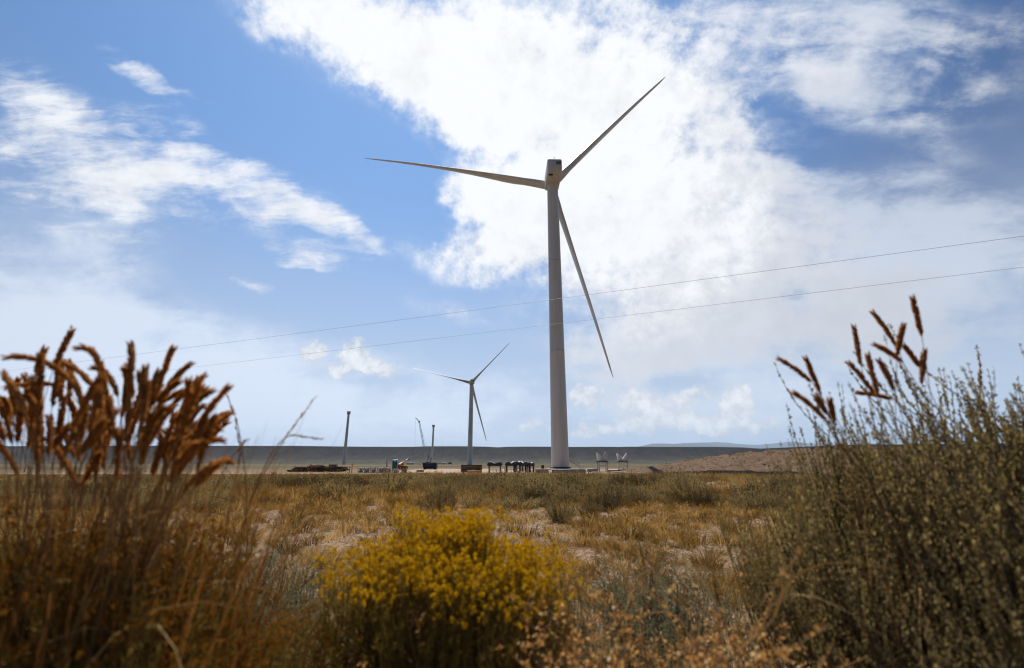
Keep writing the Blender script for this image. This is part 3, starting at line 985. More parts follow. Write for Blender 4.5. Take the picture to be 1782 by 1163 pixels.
# transport frames for the blade roots and tower sections
def transport_frame(px, py, wpx, hpx, label, rz, first=None, dep=1.4, sheet_mat=None):
    s = scale_at(px, py)
    w, h = wpx * s, hpx * s
    root = empty('transport_frame', at(px, py), rz, label, 'transport frame', 'steel transport frames on the gravel pad')
    legh = h * .62
    for sx in (-1, 1):
        for sy in (-1, 1):
            q = QB(); q.box((sx * w * .36, sy * dep * .4, legh / 2), (.20, .20, legh)); lg = part('leg', q, M['dark'], root)
            q = QB(); q.box((sx * w * .36 + .105, sy * dep * .4 - .1, legh / 2), (.05, .05, legh * .85)); part('strip', q, M['sheet'], lg)
    q = QB()
    for sy in (-1, 1): q.box((0, sy * dep * .4, legh * .42), (w * .66, .1, .1))
    for sx in (-1, 1): q.box((sx * w * .36, 0, legh * .15), (.1, dep * .7, .1))
    part('brace', q, M['dark'], root)
    # saddle: a thick beam with a hollow in the middle and rounded ends
    t = np.linspace(-1, 1, 15)
    top = h - .16 * h * np.cos(t * np.pi / 1.0) ** 2 * (np.abs(t) < .5) - .25 * h * np.clip((np.abs(t) - .75) / .25, 0, 1) ** 2
    bot = h * .62 + .16 * h * np.clip((np.abs(t) - .7) / .3, 0, 1) ** 2 * .6
    q = QB(); V = []
    for tt, z1, z0 in zip(t, top, bot):
        x = tt * w / 2
        V += [(x, -dep / 2, z0), (x, dep / 2, z0), (x, dep / 2, z1), (x, -dep / 2, z1)]
    f = []
    for k in range(14):
        for e in range(4): f.append((k * 4 + e, k * 4 + (e + 1) % 4, k * 4 + 4 + (e + 1) % 4, k * 4 + 4 + e))
    f += [(3, 2, 1, 0), (56, 57, 58, 59)]
    q.add(V, f); part('saddle', q, M['dark'], root)
    q = QB(); V = []
    for tt, z1 in zip(t[2:11], top[2:11]):
        x = tt * w / 2
        V += [(x, -dep * .42, z1 + .02), (x, dep * .52, z1 + .02), (x, dep * .52, z1 + .06), (x, -dep * .42, z1 + .06)]
    f = []
    for k in range(8):
        for e in range(4): f.append((k * 4 + e, k * 4 + (e + 1) % 4, k * 4 + 4 + (e + 1) % 4, k * 4 + 4 + e))
    f += [(3, 2, 1, 0), (32, 33, 34, 35)]
    q.add(V, f); part('pad', q, M['sheet'], root)
    return root

transport_frame(861, 823, 27, 18, 'dark steel transport frame with white pads standing alone right of the timber stack', 0)
transport_frame(889, 823, 21, 18.5, 'dark transport frame, leftmost of the tight cluster before the big tower', .12)
transport_frame(902, 821, 17, 17, 'dark transport frame second from the left in the tight cluster', .5)
transport_frame(911, 823, 16, 18.5, 'dark transport frame third from the left in the tight cluster, tallest there', -.2)
transport_frame(921.5, 823, 12, 17, 'narrow dark transport frame at the right end of the tight cluster', .7)


# pale V cradles on stands
def v_cradle(px, py, wpx, label, rz):
    s = scale_at(px, py)
    w = wpx * s
    root = empty('cradle_stand', at(px, py), rz, label, 'cradle stand', 'pale V-shaped cradle stands')
    h1 = 1.75
    for sx in (-1, 1):
        for sy in (-1, 1):
            q = QB(); q.box((sx * w * .46, sy * .55, h1 / 2), (.16, .16, h1)); part('leg', q, M['offwhite'], root)
    q = QB()
    for z in (.3, 1.15):
        for sy in (-1, 1): q.box((0, sy * .55, z), (w * .92 - .18, .1, .12))
        for sx in (-1, 1): q.box((sx * w * .46, 0, z + .15), (.1, .9, .1))
    part('rail', q, M['offwhite'], root)
    q = QB(); q.box((0, 0, h1 + .07), (w * 1.08, 1.4, .14)); part('deck', q, M['dark'], root)
    zt = h1 + .15
    for sx in (-1, 1):
        q = QB()
        V = []
        for yy in (-.45, .45):
            V += [(sx * .04, yy, zt), (sx * w * .47, yy, zt), (sx * w * .56, yy, zt + 1.65), (sx * w * .42, yy, zt + 1.75), (sx * .04, yy, zt + .55)]
        f4 = [(0, 1, 2, 4), (2, 3, 4, 2)]
        a = V[:5]; b = V[5:]
        q.add(V, [(0, 1, 2, 4), (4, 2, 3, 3), (9, 7, 6, 5), (8, 8, 7, 9), (0, 5, 6, 1), (1, 6, 7, 2), (2, 7, 8, 3), (3, 8, 9, 4), (4, 9, 5, 0)])
        wing = part('wing', q, M['offwhite'], root)
        q = QB(); q.bar((sx * .05, .0, zt + .58), (sx * w * .43, 0, zt + 1.78), .075); part('edge_pad', q, M['sheet'], wing)
        q = QB(); q.box((sx * w * .49, 0, zt + 1.76), (.2, 1.0, .16)); part('end_cap', q, M['grey'], wing)

v_cradle(1049, 821, 16.5, 'pale V-shaped cradle on four legs, nearer the turbine tower', .12)
v_cradle(1084.5, 819, 16.5, 'pale V-shaped cradle on four legs, farther from the turbine tower', -.1)


# low blocks under pale sheets in front of the tower
def sheeted_block(px, py, wpx, hpx, label, sheet_mat, lumpy=False):
    s = scale_at(px, py)
    w, h = wpx * s, hpx * s
    root = empty('low_crate', at(px, py), 0, label, 'crate', 'low crates in front of the big tower')
    n = max(3, int(w / .35))
    q = QB(); q.box((0, 0, 0), (w / n - .02, .05, h - .06)); me = q.mesh('slat', M['concrete'])
    q = QB(); q.box((0, 0, h / 2 - .03), (w - .04, 1.35, h - .08)); part('body', q, M['timber'], root)
    for yy in (-.71, .71):
        for k in range(n):
            place('slat', me, root, ((k + .5) * w / n - w / 2, yy, h / 2 - .02))
    q = QB(); q.box((0, 0, h), (w * 1.04, 1.55, .07)); part('top_sheet', q, sheet_mat, root)
    return root

sheeted_block(943, 823.5, 23, 6.5, 'low grey crate with pale top, left of the tower foot under the dark bin', M['sheet'])
sheeted_block(975.5, 824, 30, 6.5, 'low grey crate with pale top, straight in front of the tower foot', M['sheet'])
sheeted_block(1005, 823.5, 27, 6.5, 'low grey crate with pale top, below the foot of the stair', M['sheet'])
sheeted_block(1031, 821.5, 16, 5, 'small grey crate with pale top, left of the nearer cradle', M['sheet'])


def drum_bin(px, py):
    s = scale_at(px, py)
    root = empty('waste_drum', at(px, py), 0, 'small dark drum standing just left of the big tower foot', 'drum')
    r = 2.5 * s; h = 6 * s
    q = QB(); q.lathe([(.01, .02), (r, .0), (r, h * .33), (r * 1.04, h * .35), (r, h * .37), (r, h * .66), (r * 1.04, h * .68), (r, h * .7), (r, h)], 20); part('body', q, M['dark'], root)
    q = QB(); q.lathe([(r * 1.05, h), (r * 1.05, h + .05), (.01, h + .06)], 20); part('lid', q, M['grey'], root)
drum_bin(944.5, 816)

def lumpy_tarp(px, py, wpx, label):
    s = scale_at(px, py)
    w = wpx * s
    xs, ys = np.meshgrid(np.linspace(-w / 2, w / 2, 22), np.linspace(-.8, .8, 10))
    z = .32 * (1 - (2 * xs / w) ** 4) * (1 - (ys / .8) ** 4) + .22 * fbm(xs * 1.3 + 9, ys * 1.6, 77)
    q = QB(); n, m = xs.shape
    i = np.arange(n - 1)[:, None] * m; j = np.arange(m - 1)[None]
    q.add(np.stack([xs, ys, np.maximum(z, 0)], -1).reshape(-1, 3), np.stack([i + j, i + j + 1, i + m + j + 1, i + m + j], -1).reshape(-1, 4))
    o = tag(part('tarpaulin', q, M['sheet'], smooth=True), label, 'tarpaulin')
    o.location = at(px, py)
lumpy_tarp(970, 816.5, 26, 'crumpled pale tarpaulin lying at the foot of the big tower')

def plank_thing(px, py, wpx, hpx, label, mat, dep=1.2, cat='timber mat', name='timber_mat', n=4, group='mats lying on the pad'):
    s = scale_at(px, py)
    w, h = wpx * s, hpx * s
    root = empty(name, at(px, py), 0, label, cat, group)
    q = QB(); q.box((0, 0, 0), (w, dep / n - .02, h)); me = q.mesh('plank', mat)
    for k in range(n): place('plank', me, root, (rng.normal() * .05, (k + .5) * dep / n - dep / 2, h / 2))
plank_thing(1101, 819, 24, 2.6, 'low dark strip right of the farther cradle', M['timber'])  # flat dark strip, low on the gravel
plank_thing(1070, 820.5, 22, 2, 'low dark strip lying between the two pale cradles', M['timber'])  # second flat dark strip on the gravel
plank_thing(1041, 822.5, 19, 1.2, 'thin white panel lying before the nearer cradle', M['sheet'], .8, 'panel', 'white_panel', 2)
plank_thing(1127, 815.5, 12, 2, 'short reddish timber mat at the toe of the dirt mound', M['tan_timber'])
plank_thing(737, 824.3, 62, 1.4, 'long thin brown timber mat along the near edge of the pad', M['tan_timber'], .7)
plank_thing(731.5, 821.5, 11, 3.2, 'short rusty orange crate lying left of the blue dumpster', M['tan_timber'], 1.0, 'crate', 'short_crate', 3)
plank_thing(758, 822, 5, 1.2, 'small dark offcut lying on the gravel in front of the blue dumpster', M['timber'], .4, 'offcut', 'timber_offcut', 2)


# blue dumpster
def dumpster():
    s = scale_at(748, 817)
    w, h, dep = 24 * s, 11 * s, 2.2
    root = empty('dumpster', at(748, 817.3), 0, 'dark blue open dumpster with a slanting left end below the crane', 'dumpster')
    q = QB()
    V = [(-w / 2 + .35, -dep / 2, .12), (w / 2 - .05, -dep / 2, .12), (w / 2 - .05, dep / 2, .12), (-w / 2 + .35, dep / 2, .12),
         (-w / 2, -dep / 2 - .05, h), (w / 2, -dep / 2 - .05, h), (w / 2, dep / 2 + .05, h), (-w / 2, dep / 2 + .05, h)]
    V2 = [(x * .95, y * .92, z + (.1 if z < 1 else 0)) for x, y, z in V]
    q.add(V + V2, [(3, 2, 1, 0), (0, 1, 5, 4), (1, 2, 6, 5), (2, 3, 7, 6), (3, 0, 4, 7), (8, 9, 10, 11), (12, 13, 9, 8), (13, 14, 10, 9), (14, 15, 11, 10), (15, 12, 8, 11), (4, 5, 13, 12), (5, 6, 14, 13), (6, 7, 15, 14), (7, 4, 12, 15)])
    part('bin_body', q, M['navy'], root)
    for k in range(7):
        q = QB(); q.box((-w / 2 + .5 + k * (w - .7) / 6, -dep / 2 - .06, h * .5), (.08, .08, h * .82)); part('rib', q, M['navy'], root)
    q = QB(); q.box((0, -dep / 2 - .07, h - .05), (w * 1.02, .1, .1)); part('rim', q, M['navy'], root)
    for sx in (-1, 1):
        q = QB(); q.box((sx * w * .36, 0, .06), (.3, dep * .8, .12)); part('skid', q, M['dark'], root)
dumpster()


# portable toilet
def toilet():
    root = empty('portable_toilet', at(686.8, 819), .1, 'teal portable toilet with a white roof left of the orange machine', 'portable toilet')
    q = QB(); q.box((0, 0, .08), (1.12, 1.12, .16)); part('base_skid', q, M['dark'], root)
    q = QB(); q.box((0, 0, 1.14), (1.05, 1.05, 1.96), taper=.98); part('cabin', q, M['teal'], root)
    q = QB(); q.box((0, -.535, 1.1), (.72, .04, 1.78)); d = part('door', q, M['teal'], root)
    q = QB(); q.box((.28, -.57, 1.1), (.05, .05, .18)); part('handle', q, M['dark'], d)
    for sx in (-1, 1):
        q = QB(); q.box((sx * .47, -.53, 1.12), (.07, .05, 1.9)); part('corner_post', q, M['teal'], root)
    q = QB(); q.box((0, 0, 2.21), (1.14, 1.14, .18), taper=.82); part('roof', q, M['sheet'], root)
    q = QB(); q.tube([(.38, .38, 2.2), (.38, .38, 2.55)], .05, 8); part('vent_pipe', q, M['sheet'], root)
toilet()


def telehandler():
    root = empty('telehandler', at(699, 817.5), R(222), 'orange telehandler with raised white boom, right of the teal toilet', 'telehandler')
    q = QB(); q.box((0, 0, .95), (3.0, 1.3, .55)); q.box((1.05, 0, 1.4), (1.2, 1.2, .55), taper=.85); part('chassis', q, M['orange'], root)
    q = QB(); q.box((-.2, -.45, 1.75), (1.1, .75, 1.1), taper=.85); c = part('cab', q, M['orange'], root)
    q = QB(); q.box((-.2, -.835, 1.85), (.75, .03, .6)); q.box((-.74, -.45, 1.85), (.03, .5, .6)); part('window', q, M['glass'], c)
    q = QB()
    root.scale = (.78, .78, .78)
    a, b = np.array([1.2, .2, 1.5]), np.array([-1.3, .2, 2.9])
    q.bar(a, b, .2); q.bar(b, b + np.array([-.9, 0, .45]), .14); part('boom', q, M['offwhite'], root)
    q = QB(); q.box((-2.25, .2, 3.2), (.12, .7, .4)); q.box((-2.5, -.05, 3.05), (.5, .08, .06)); q.box((-2.5, .4, 3.05), (.5, .08, .06)); part('fork', q, M['dark'], root)
    for sx in (-1, 1):
        for sy in (-1, 1):
            q = QB(); q.lathe([(.25, -.17), (.52, -.18), (.55, -.1), (.55, .1), (.52, .18), (.25, .17)], 18, (sx * 1.05, sy * .82, .55), 1); wl = part('wheel', q, M['rubber'], root)
            q = QB(); q.lathe([(.01, -.12), (.28, -.13), (.28, .13), (.01, .12)], 12, (sx * 1.05, sy * .82, .55), 1); part('rim', q, M['offwhite'], wl)
telehandler()

stack('brown_crate', 703.5, 823.5, 8.5 * scale_at(703, 823), 7 * scale_at(703, 823), .9, 'square dark brown wooden crate in front of the orange telehandler', 'crate', M['tan_timber'], 5, 1, bearers=False)

# grey caged bundles in a row
def bundle(px, wpx, hpx, label, py=823.3, k=0):
    s = scale_at(px, py)
    w, h, dep = wpx * s, hpx * s, 1.0
    root = empty('wire_cage', at(px, py), 0, label, 'wire cage', 'grey wire cages of fittings in a row')
    q = QB()
    for x in (-w / 2, w / 2):
        for y in (-dep / 2, dep / 2): q.bar((x, y, 0), (x, y, h), .035)
    for z in (.08, h * .5, h):
        for y in (-dep / 2, dep / 2): q.bar((-w / 2, y, z), (w / 2, y, z), .03)
        for x in (-w / 2, w / 2): q.bar((x, -dep / 2, z), (x, dep / 2, z), .03)
    nb = max(3, int(w / .12))
    for b_ in range(nb): q.bar((-w / 2 + (b_ + .5) * w / nb, -dep / 2, .05), (-w / 2 + (b_ + .5) * w / nb, -dep / 2, h), .014)
    part('frame', q, M['grey'], root)
    q = QB()
    r2 = np.random.default_rng(k)
    for t_ in range(max(14, int(w * 34))):
        q.box((r2.uniform(-w * .4, w * .4), r2.uniform(-dep * .36, dep * .36), r2.uniform(.12, h * .8)), (r2.uniform(.12, .3), r2.uniform(.1, .3), r2.uniform(.1, .25)), r2.uniform(0, 3))
    part('fittings', q, M['grey'], root)
    q = QB(); q.box((0, 0, .04), (w, dep, .06)); part('pallet', q, M['timber'], root)
bundle(628, 8, 9, 'narrow grey wire cage at the left end of the row by the ochre posts', k=1)
bundle(639, 7.5, 9, 'narrow grey wire cage second from the left end of the row', k=2)
bundle(650, 9, 9.5, 'grey wire cage in the row, left beside the dark red stake', k=3)
bundle(663, 10.5, 9, 'grey wire cage in the middle of the row, wider than its neighbours', k=4)
bundle(675, 11, 9, 'grey wire cage in the row below the tall dark pole', k=5)
bundle(688.5, 9, 7, 'low grey wire cage in front of the teal toilet', py=824, k=6)


def stake(px, py, hpx, mat, label, bands=True, name='marker_stake', cat='stake', group='red marker stakes along the road', w=.09, cap=None):
    s = scale_at(px, py)
    h = hpx * s
    root = empty(name, at(px, py), 0, label, cat, group)
    q = QB(); q.box((0, 0, h / 2), (w, w, h)); part('post', q, mat, root)
    if bands:
        q = QB(); q.box((0, 0, h * .82), (w + .03, w + .03, h * .12)); part('band', q, M['sheet'], root)
    if cap is not None:
        q = QB(); q.box((0, 0, h + .04), (w * 2.4, w * 2.4, .08)); part('cap', q, cap, root)
for px, py, hp, lb in ((513.5, 821, 11, 'red marker stake left of the dark timber pile'), (524.5, 822, 12, 'red marker stake before the left end of the dark timber pile'),
                       (535.5, 822, 12, 'red marker stake before the middle of the dark timber pile'), (608, 823, 14, 'dark red marker stake just left of the ochre post'),
                       (642, 823.5, 11, 'red marker stake standing among the grey wire cages'), (674.5, 818, 11, 'red marker stake right of the tall dark pole'),
                       (262, 823, 20, 'tall red marker stake seen through the brown seed heads'), (42, 822, 17, 'dark red marker stake at the far end of the road')):
    stake(px, py, hp, M['red'], lb)
stake(611.8, 824, 15, M['yellow'], 'ochre steel bollard post right beside a dark red stake', False, 'bollard_post', 'bollard', None, .14, M['yellow'])
stake(672.3, 819, 17, M['dark'], 'tall thin dark pole behind the grey wire cages', False, 'steel_pole', 'pole', None, .13, M['grey'])

# dark pile of timbers, left
def timber_pile():
    p = at(556, 821)
    s = scale_at(556, 821)
    root = empty('timber_pile', p, 0, 'long dark heap of old timbers beside the road, under the dark tower', 'timber pile')
    r2 = np.random.default_rng(5)
    meshes = []
    for k in range(4):
        q = QB(); q.box((0, 0, 0), (r2.uniform(1.6, 3.0), .26, .24)); meshes.append(q.mesh('beam', M['timber']))
    q = QB(); q.box((0, 0, 0), (2.0, .26, .22)); tanm = q.mesh('beam', M['tan_timber'])
    W_ = 82 * s
    for k in range(150):
        x = r2.uniform(-.5, .48) * W_
        lim = np.interp(x / W_, [-.5, -.38, -.2, .0, .1, .48, .5], [.15, .6, 1.0, .9, .65, .75, .6])
        z = r2.uniform(.05, 1) * lim
        o = place('beam', meshes[k % 4] if not (z > .75 and x < .0) else tanm, root, (x, r2.uniform(-1.0, 1.0), z + .1), r2.normal() * .35)
        o.rotation_euler[1] = r2.normal() * .12
timber_pile()
stack('mat_stack', 579.5, 815.3, 12 * scale_at(579, 815), 6.5 * scale_at(579, 815), 1.6, 'dark squarish stack of mats standing up behind the timber heap', 'timber stack', M['timber'], 4)
stack('container_box', 1160, 808, 9 * .13, 6 * .13, 1.2, 'small brown box half hidden behind the toe of the dirt mound', 'crate', M['tan_timber'], 3)

# far vehicles on the plain
def truck(px, Yd, label, body, L=6.5, box=True, grp='white vehicles far out on the plain'):
    p = sight(px, 806, Yd)
    root = empty('truck' if box else 'pickup', (p[0], Yd, float(ground_z(p[0], Yd))), 0, label, 'truck' if box else 'pickup', grp)
    q = QB(); q.box((-L * .36, 0, 1.45), (L * .24, 2.2, 1.7), taper=.85); c = part('cab', q, body, root)
    q = QB(); q.box((-L * .36, -1.06, 1.75), (L * .14, .1, .6)); part('window', q, M['glass'], c)
    q = QB()
    if box: q.box((L * .13, 0, 1.9), (L * .7, 2.4, 2.3))
    else: q.box((L * .13, 0, 1.0), (L * .7, 2.1, .75))
    part('load_body', q, body, root)
    for sx in (-.35, .3):
        for sy in (-1, 1):
            q = QB(); q.lathe([(.01, -.14), (.48, -.15), (.48, .15), (.01, .14)], 12, (sx * L, sy * .95, .48), 1); part('wheel', q, M['rubber'], root)
for px, lb in ((710.5, 'white truck far off, leftmost of three in a row behind the telehandler'), (714.7, 'white truck far off, middle of three in a row behind the telehandler'), (718.9, 'white truck far off, rightmost of three in a row behind the telehandler')):
    truck(px, 620, lb, M['sheet'], 3.1)
truck(729, 640, 'white pickup far off, just left of the blue dumpster', M['sheet'], 5.5, False)
truck(764, 700, 'dark pickup far off, right of the slim pale tower', M['rust'], 5.5, False)
for px, lb in ((769.5, 'small white van far off, first right of the dark pickup'), (772.7, 'small white van far off, second right of the dark pickup'), (775.8, 'small white van far off, third right of the dark pickup')):
    truck(px, 800, lb, M['sheet'], 3.0)
truck(783, 700, 'dark truck with white cab far off, between slim tower and finished turbine', M['dark'], 5.0)
truck(787.5, 760, 'small white pickup far off, last on the right of the far vehicles', M['sheet'], 4.0, False)

# ------------------------------------------------------------------ plants: building blocks
def unit(v):
    v = np.asarray(v, float)
    return v / (np.linalg.norm(v, axis=-1, keepdims=True) + 1e-9)


def rand_dirs(n, g, up=0.0):
    v = g.normal(size=(n, 3)); v[:, 2] += up
    return unit(v)


def bez(a, b, c, n=10):
    t = np.linspace(0, 1, n)[:, None]
    return (1 - t) ** 2 * np.asarray(a) + 2 * t * (1 - t) * np.asarray(b) + t * t * np.asarray(c)


def sage_branch(seed, rf, nshoot=22, leaf=(.0036, .0125), per=44, spread=.09, shoot_len=(.12, .26), hmul=1.0):
    """a woody branch of a unit-height bush reaching sideways by rf, with upright leafy shoots: (wood mesh data, leaf mesh data)"""
    g = np.random.default_rng(seed)
    top = (1 - .62 * rf ** 2) * g.uniform(.86, 1.06) * hmul
    P = bez((0.02 * g.normal(), .02 * g.normal(), 0), (rf * .75, g.normal() * .05, .22), (rf, g.normal() * .06, top * .92), 12)
    wood = QB(); lf = QB()
    wood.tube(P, np.linspace(.0085, .002, 12), 5)
    for k in range(nshoot):
        t = g.uniform(.35, 1) if k else 1.0
        i = int(t * 11)
        a = P[i]
        ln = g.uniform(*shoot_len)
        out = g.normal(size=2) * spread
        b = a + np.array([out[0] + .03 * rf, out[1], ln])
        m = (a + b) / 2 + np.array([out[0] * .3, out[1] * .3, -.02])
        S = bez(a, m, b, 7)
        wood.tube(S, np.linspace(.0022, .0008, 7), 3)
        n = per
        tt = g.uniform(.12, 1, n)
        idx = tt * 6; i0 = np.clip(idx.astype(int), 0, 5); fr = (idx - i0)[:, None]
        base = S[i0] * (1 - fr) + S[i0 + 1] * fr
        D = rand_dirs(n, g, 1.1)
        sz = g.uniform(.6, 1.3, n) * (1.15 - .5 * tt)
        lf.leaves(base + D * .001, D, rand_dirs(n, g), leaf[0] * sz * g.uniform(.8, 1.5, n), leaf[1] * sz)
        lf.leaves(base + D * .001 + g.normal(size=(n, 3)) * .002, rand_dirs(n, g, .8), rand_dirs(n, g), leaf[0] * sz, leaf[1] * .8 * sz)
    return wood, lf


def sage_protos(tagname, mat, seed, rfs=(.08, .25, .42, .6, .78), reps=2, **kw):
    out = []
    for r_, rf in enumerate(rfs):
        for k in range(reps):
            w, l = sage_branch(seed + 17 * r_ + 101 * k, rf, **kw)
            out.append((rf, w.mesh('branch', M['wood']), l.mesh('leaves', mat)))
    return out


def bush(name, label, cat, loc, protos, n, H, Wd, seed, group=None, arc=None, low=.8):
    """bush made of branches, each with its leaves; Wd scales the reach, H the height"""
    g = np.random.default_rng(seed)
    root = empty(name, loc, 0, label, cat, group)
    for k in range(n):
        w_ = np.array([p[0] + .12 for p in protos]); w_ /= w_.sum()
        rf, wm, lm = protos[g.choice(len(protos), p=w_)]
        s = g.uniform(low, 1.05)
        rz = g.uniform(0, 2 * math.pi) if arc is None else g.uniform(*arc)
        b = place('branch', wm, root, (g.normal() * .03 * Wd, g.normal() * .03 * Wd, -.01), rz, (Wd * s, Wd * s, H * s))
        tag(place('leaves', lm, b), kind='stuff')
    return root


def flower_branch(seed, rf, mat_flower, ntwig=7, nflor=16, fl=(.0018, .006), cl=.011, top_mul=1.0, nleaf=60, sets=3, lift=(.75, 1.06), drop=.55):
    """rabbitbrush: wand-like stem that forks near the top, thin leaves, a flat flower head on every fork"""
    g = np.random.default_rng(seed)
    top = (1 - drop * rf ** 2) * g.uniform(.92, 1.04) * top_mul
    P = bez((.02 * g.normal(), .02 * g.normal(), 0), (rf * .45, g.normal() * .04, .35), (rf, g.normal() * .05, top * .82), 10)
    st = QB(); fw = QB()
    st.tube(P, np.linspace(.0042, .0016, 10), 4)
    for k in range(ntwig):
        i = int(g.uniform(.45, 1) * 9)
        a = P[i]
        up_ = (top - a[2]) * g.uniform(*lift)
        b = a + np.array([g.normal() * .06 + rf * .08, g.normal() * .06, up_])
        S = bez(a, (a + b) / 2 + np.array([.02 * g.normal(), .02 * g.normal(), -.02]), b, 6)
        st.tube(S, np.linspace(.0015, .0009, 6), 3)
        n = nleaf // 4
        tt = g.integers(0, 5, n); fr = g.uniform(0, 1, n)[:, None]
        base = S[tt] * (1 - fr) + S[tt + 1] * fr
        st.leaves(base, rand_dirs(n, g, 1.3), rand_dirs(n, g), .0011, g.uniform(.014, .032, n))
        for c_ in range(sets):
            cen = b + np.array([g.normal() * cl * 1.3, g.normal() * cl * 1.3, g.normal() * cl * .7 - (.01 if c_ else 0)])
            D = rand_dirs(nflor, g, .9)
            fw.leaves(cen + D * cl * .25 * g.uniform(.2, 1, (nflor, 1)), D, rand_dirs(nflor, g), fl[0] * g.uniform(.7, 1.3, nflor), fl[1] * g.uniform(.7, 1.3, nflor), .6)
    n = nleaf
    tt = g.integers(3, 9, n); fr = g.uniform(0, 1, n)[:, None]
    base = P[tt] * (1 - fr) + P[np.minimum(tt + 1, 9)] * fr
    st.leaves(base, rand_dirs(n, g, .9), rand_dirs(n, g), .0012, g.uniform(.016, .036, n))
    return st, fw


def flower_protos(seed, stem_mat, fl_mat, rfs=(.06, .2, .34, .47, .6), reps=2, **kw):
    out = []
    for r_, rf in enumerate(rfs):
        for k in range(reps):
            s, f = flower_branch(seed + 13 * r_ + 91 * k, rf, fl_mat, **kw)
            out.append((rf, s.mesh('branch', stem_mat), f.mesh('flower_head', fl_mat)))
    return out


def flower_bush(name, label, loc, protos, n, H, Wd, seed, cat='flowering shrub', group=None, arc=None):
    g = np.random.default_rng(seed)
    root = empty(name, loc, 0, label, cat, group)
    w_ = np.array([p[0] + .06 for p in protos]); w_ /= w_.sum()
    for k in range(n):
        rf, wm, fm = protos[g.choice(len(protos), p=w_)]
        s = g.uniform(.95, 1.03)
        b = place('branch', wm, root, (g.normal() * .02, g.normal() * .02, -.01), g.uniform(0, 2 * math.pi) if arc is None else g.uniform(*arc), (Wd * s, Wd * s, H * s))
        tag(place('flower_head', fm, b), kind='stuff')
    return root


def grass_tuft(seed, n=46, h=(.16, .34), spread=.09, lean=.55, w=.0016, heads=5, seg=4):
    g = np.random.default_rng(seed)
    q = QB()
    for k in range(n):
        a = g.uniform(0, 2 * np.pi); r0 = spread * .5 * math.sqrt(g.uniform())
        d = np.array([math.cos(a), math.sin(a), 0])
        base = d * r0
        ln = g.uniform(*h); le = lean * g.uniform(.15, 1.0)
        tip = base + d * ln * le + np.array([0, 0, ln * (1 - .35 * le)])
        mid = base + d * ln * le * .3 + np.array([0, 0, ln * .62])
        ww = w * g.uniform(.7, 1.4) * np.linspace(1, .15, seg)
        if k < heads:
            ww = w * .6 * np.ones(seg)
            tip = tip + np.array([0, 0, ln * .35])
        q.ribbon(bez(base, mid, tip, seg), ww, np.array([-math.sin(a), math.cos(a), .3]) * 0 + rand_dirs(1, g)[0])
        if k < heads:
            m = 8
            D = rand_dirs(m, g, 1.4)
            q.leaves(tip - np.array([0, 0, 1]) * g.uniform(0, .06, (m, 1)), D, rand_dirs(m, g), w * 1.4, .014)
    return q


# ------------------------------------------------------------------ the plain: shrubs and tufts
def in_view(x, y, pad=.06):
    return (y > 1) & (np.abs(x) < (1.17 + pad) * (y * CP))


g = np.random.default_rng(11)
# sagebrush on the plain
shrub_protos = []
for k in range(7):
    gq = np.random.default_rng(300 + k)
    fol = QB(); stm = QB()
    nt = 46
    for t_ in range(nt):
        a = gq.uniform(0, 2 * np.pi); rr = .5 * math.sqrt(gq.uniform())
        top = np.array([rr * math.cos(a), rr * math.sin(a), (.42 + .16 * gq.normal()) * (1 - 1.6 * rr ** 2) + .10])
        base = np.array([.1 * rr * math.cos(a), .1 * rr * math.sin(a), 0])
        S = bez(base, (base + top) / 2 + np.array([.1 * math.cos(a), .1 * math.sin(a), -.08]), top, 5)
        stm.tube(S, np.linspace(.008, .003, 5), 3)
        n = 110
        tt = gq.uniform(.2, 1.0, n) * 4; i0 = np.clip(tt.astype(int), 0, 3); fr = (tt - i0)[:, None]
        P = S[i0] * (1 - fr) + S[i0 + 1] * fr + gq.normal(size=(n, 3)) * .03
        fol.leaves(P, rand_dirs(n, gq, 1.1), rand_dirs(n, gq), gq.uniform(.0045, .009, n), gq.uniform(.02, .05, n))
    shrub_protos.append((fol.mesh('foliage', M['sage_far']), stm.mesh('stem', M['wood'])))

N_try = 9000
yy = np.where(g.uniform(size=N_try) < .45, g.uniform(7.5, 24, N_try), np.sqrt(g.uniform(4.5 ** 2, 62 ** 2, N_try))); xx = g.uniform(-1.25, 1.25, N_try) * yy
clump = fbm(xx * .16, yy * .16, 90, 3) + .35 * fbm(xx * .5, yy * .5, 91, 2)
dens = np.interp(yy, [4.5, 7, 8.5, 10.5, 20, 62], [.05, .09, .18, .26, .25, .24])
keep = (g.uniform(size=N_try) < dens * np.clip(.8 + 3.2 * clump, 0.05, 1.7)) & ~((xx > 21) & (yy > 58))
xx, yy = xx[keep], yy[keep]
o_ = np.argsort(np.hypot(xx, yy)); xx, yy = xx[o_], yy[o_]
zz = ground_z(xx, yy)
GS = 'sagebrush clumps on the plain'
LS = 'low grey-brown sagebrush clump in the belt of brush before the gravel pad'
GN = 'small sagebrush clumps on the bare ground'
LN = 'small grey-brown sagebrush clump on the half-bare ground nearer than the brush belt'
far_pts = []
cnt = 0
for x, y, z in zip(xx, yy, zz):
    s = g.uniform(.5, 1.25) * np.interp(y, [5, 7.5, 12, 62], [.36, .62, .95, .95])
    if cnt < 290:
        fm, sm = shrub_protos[cnt % 7]
        near_ = y < 8.6
        root = empty('sagebrush', (x, y, z - .02), g.uniform(0, 6.28), LN if near_ else LS, 'sagebrush', GN if near_ else GS)
        root.scale = (s * g.uniform(.9, 1.3), s * g.uniform(.9, 1.3), s * g.uniform(.5, .85))
        tag(place('foliage', fm, root), kind='stuff'); place('stem', sm, root)
        cnt += 1
    else:
        far_pts.append((x, y, z, s, g.uniform(0, 6.28)))
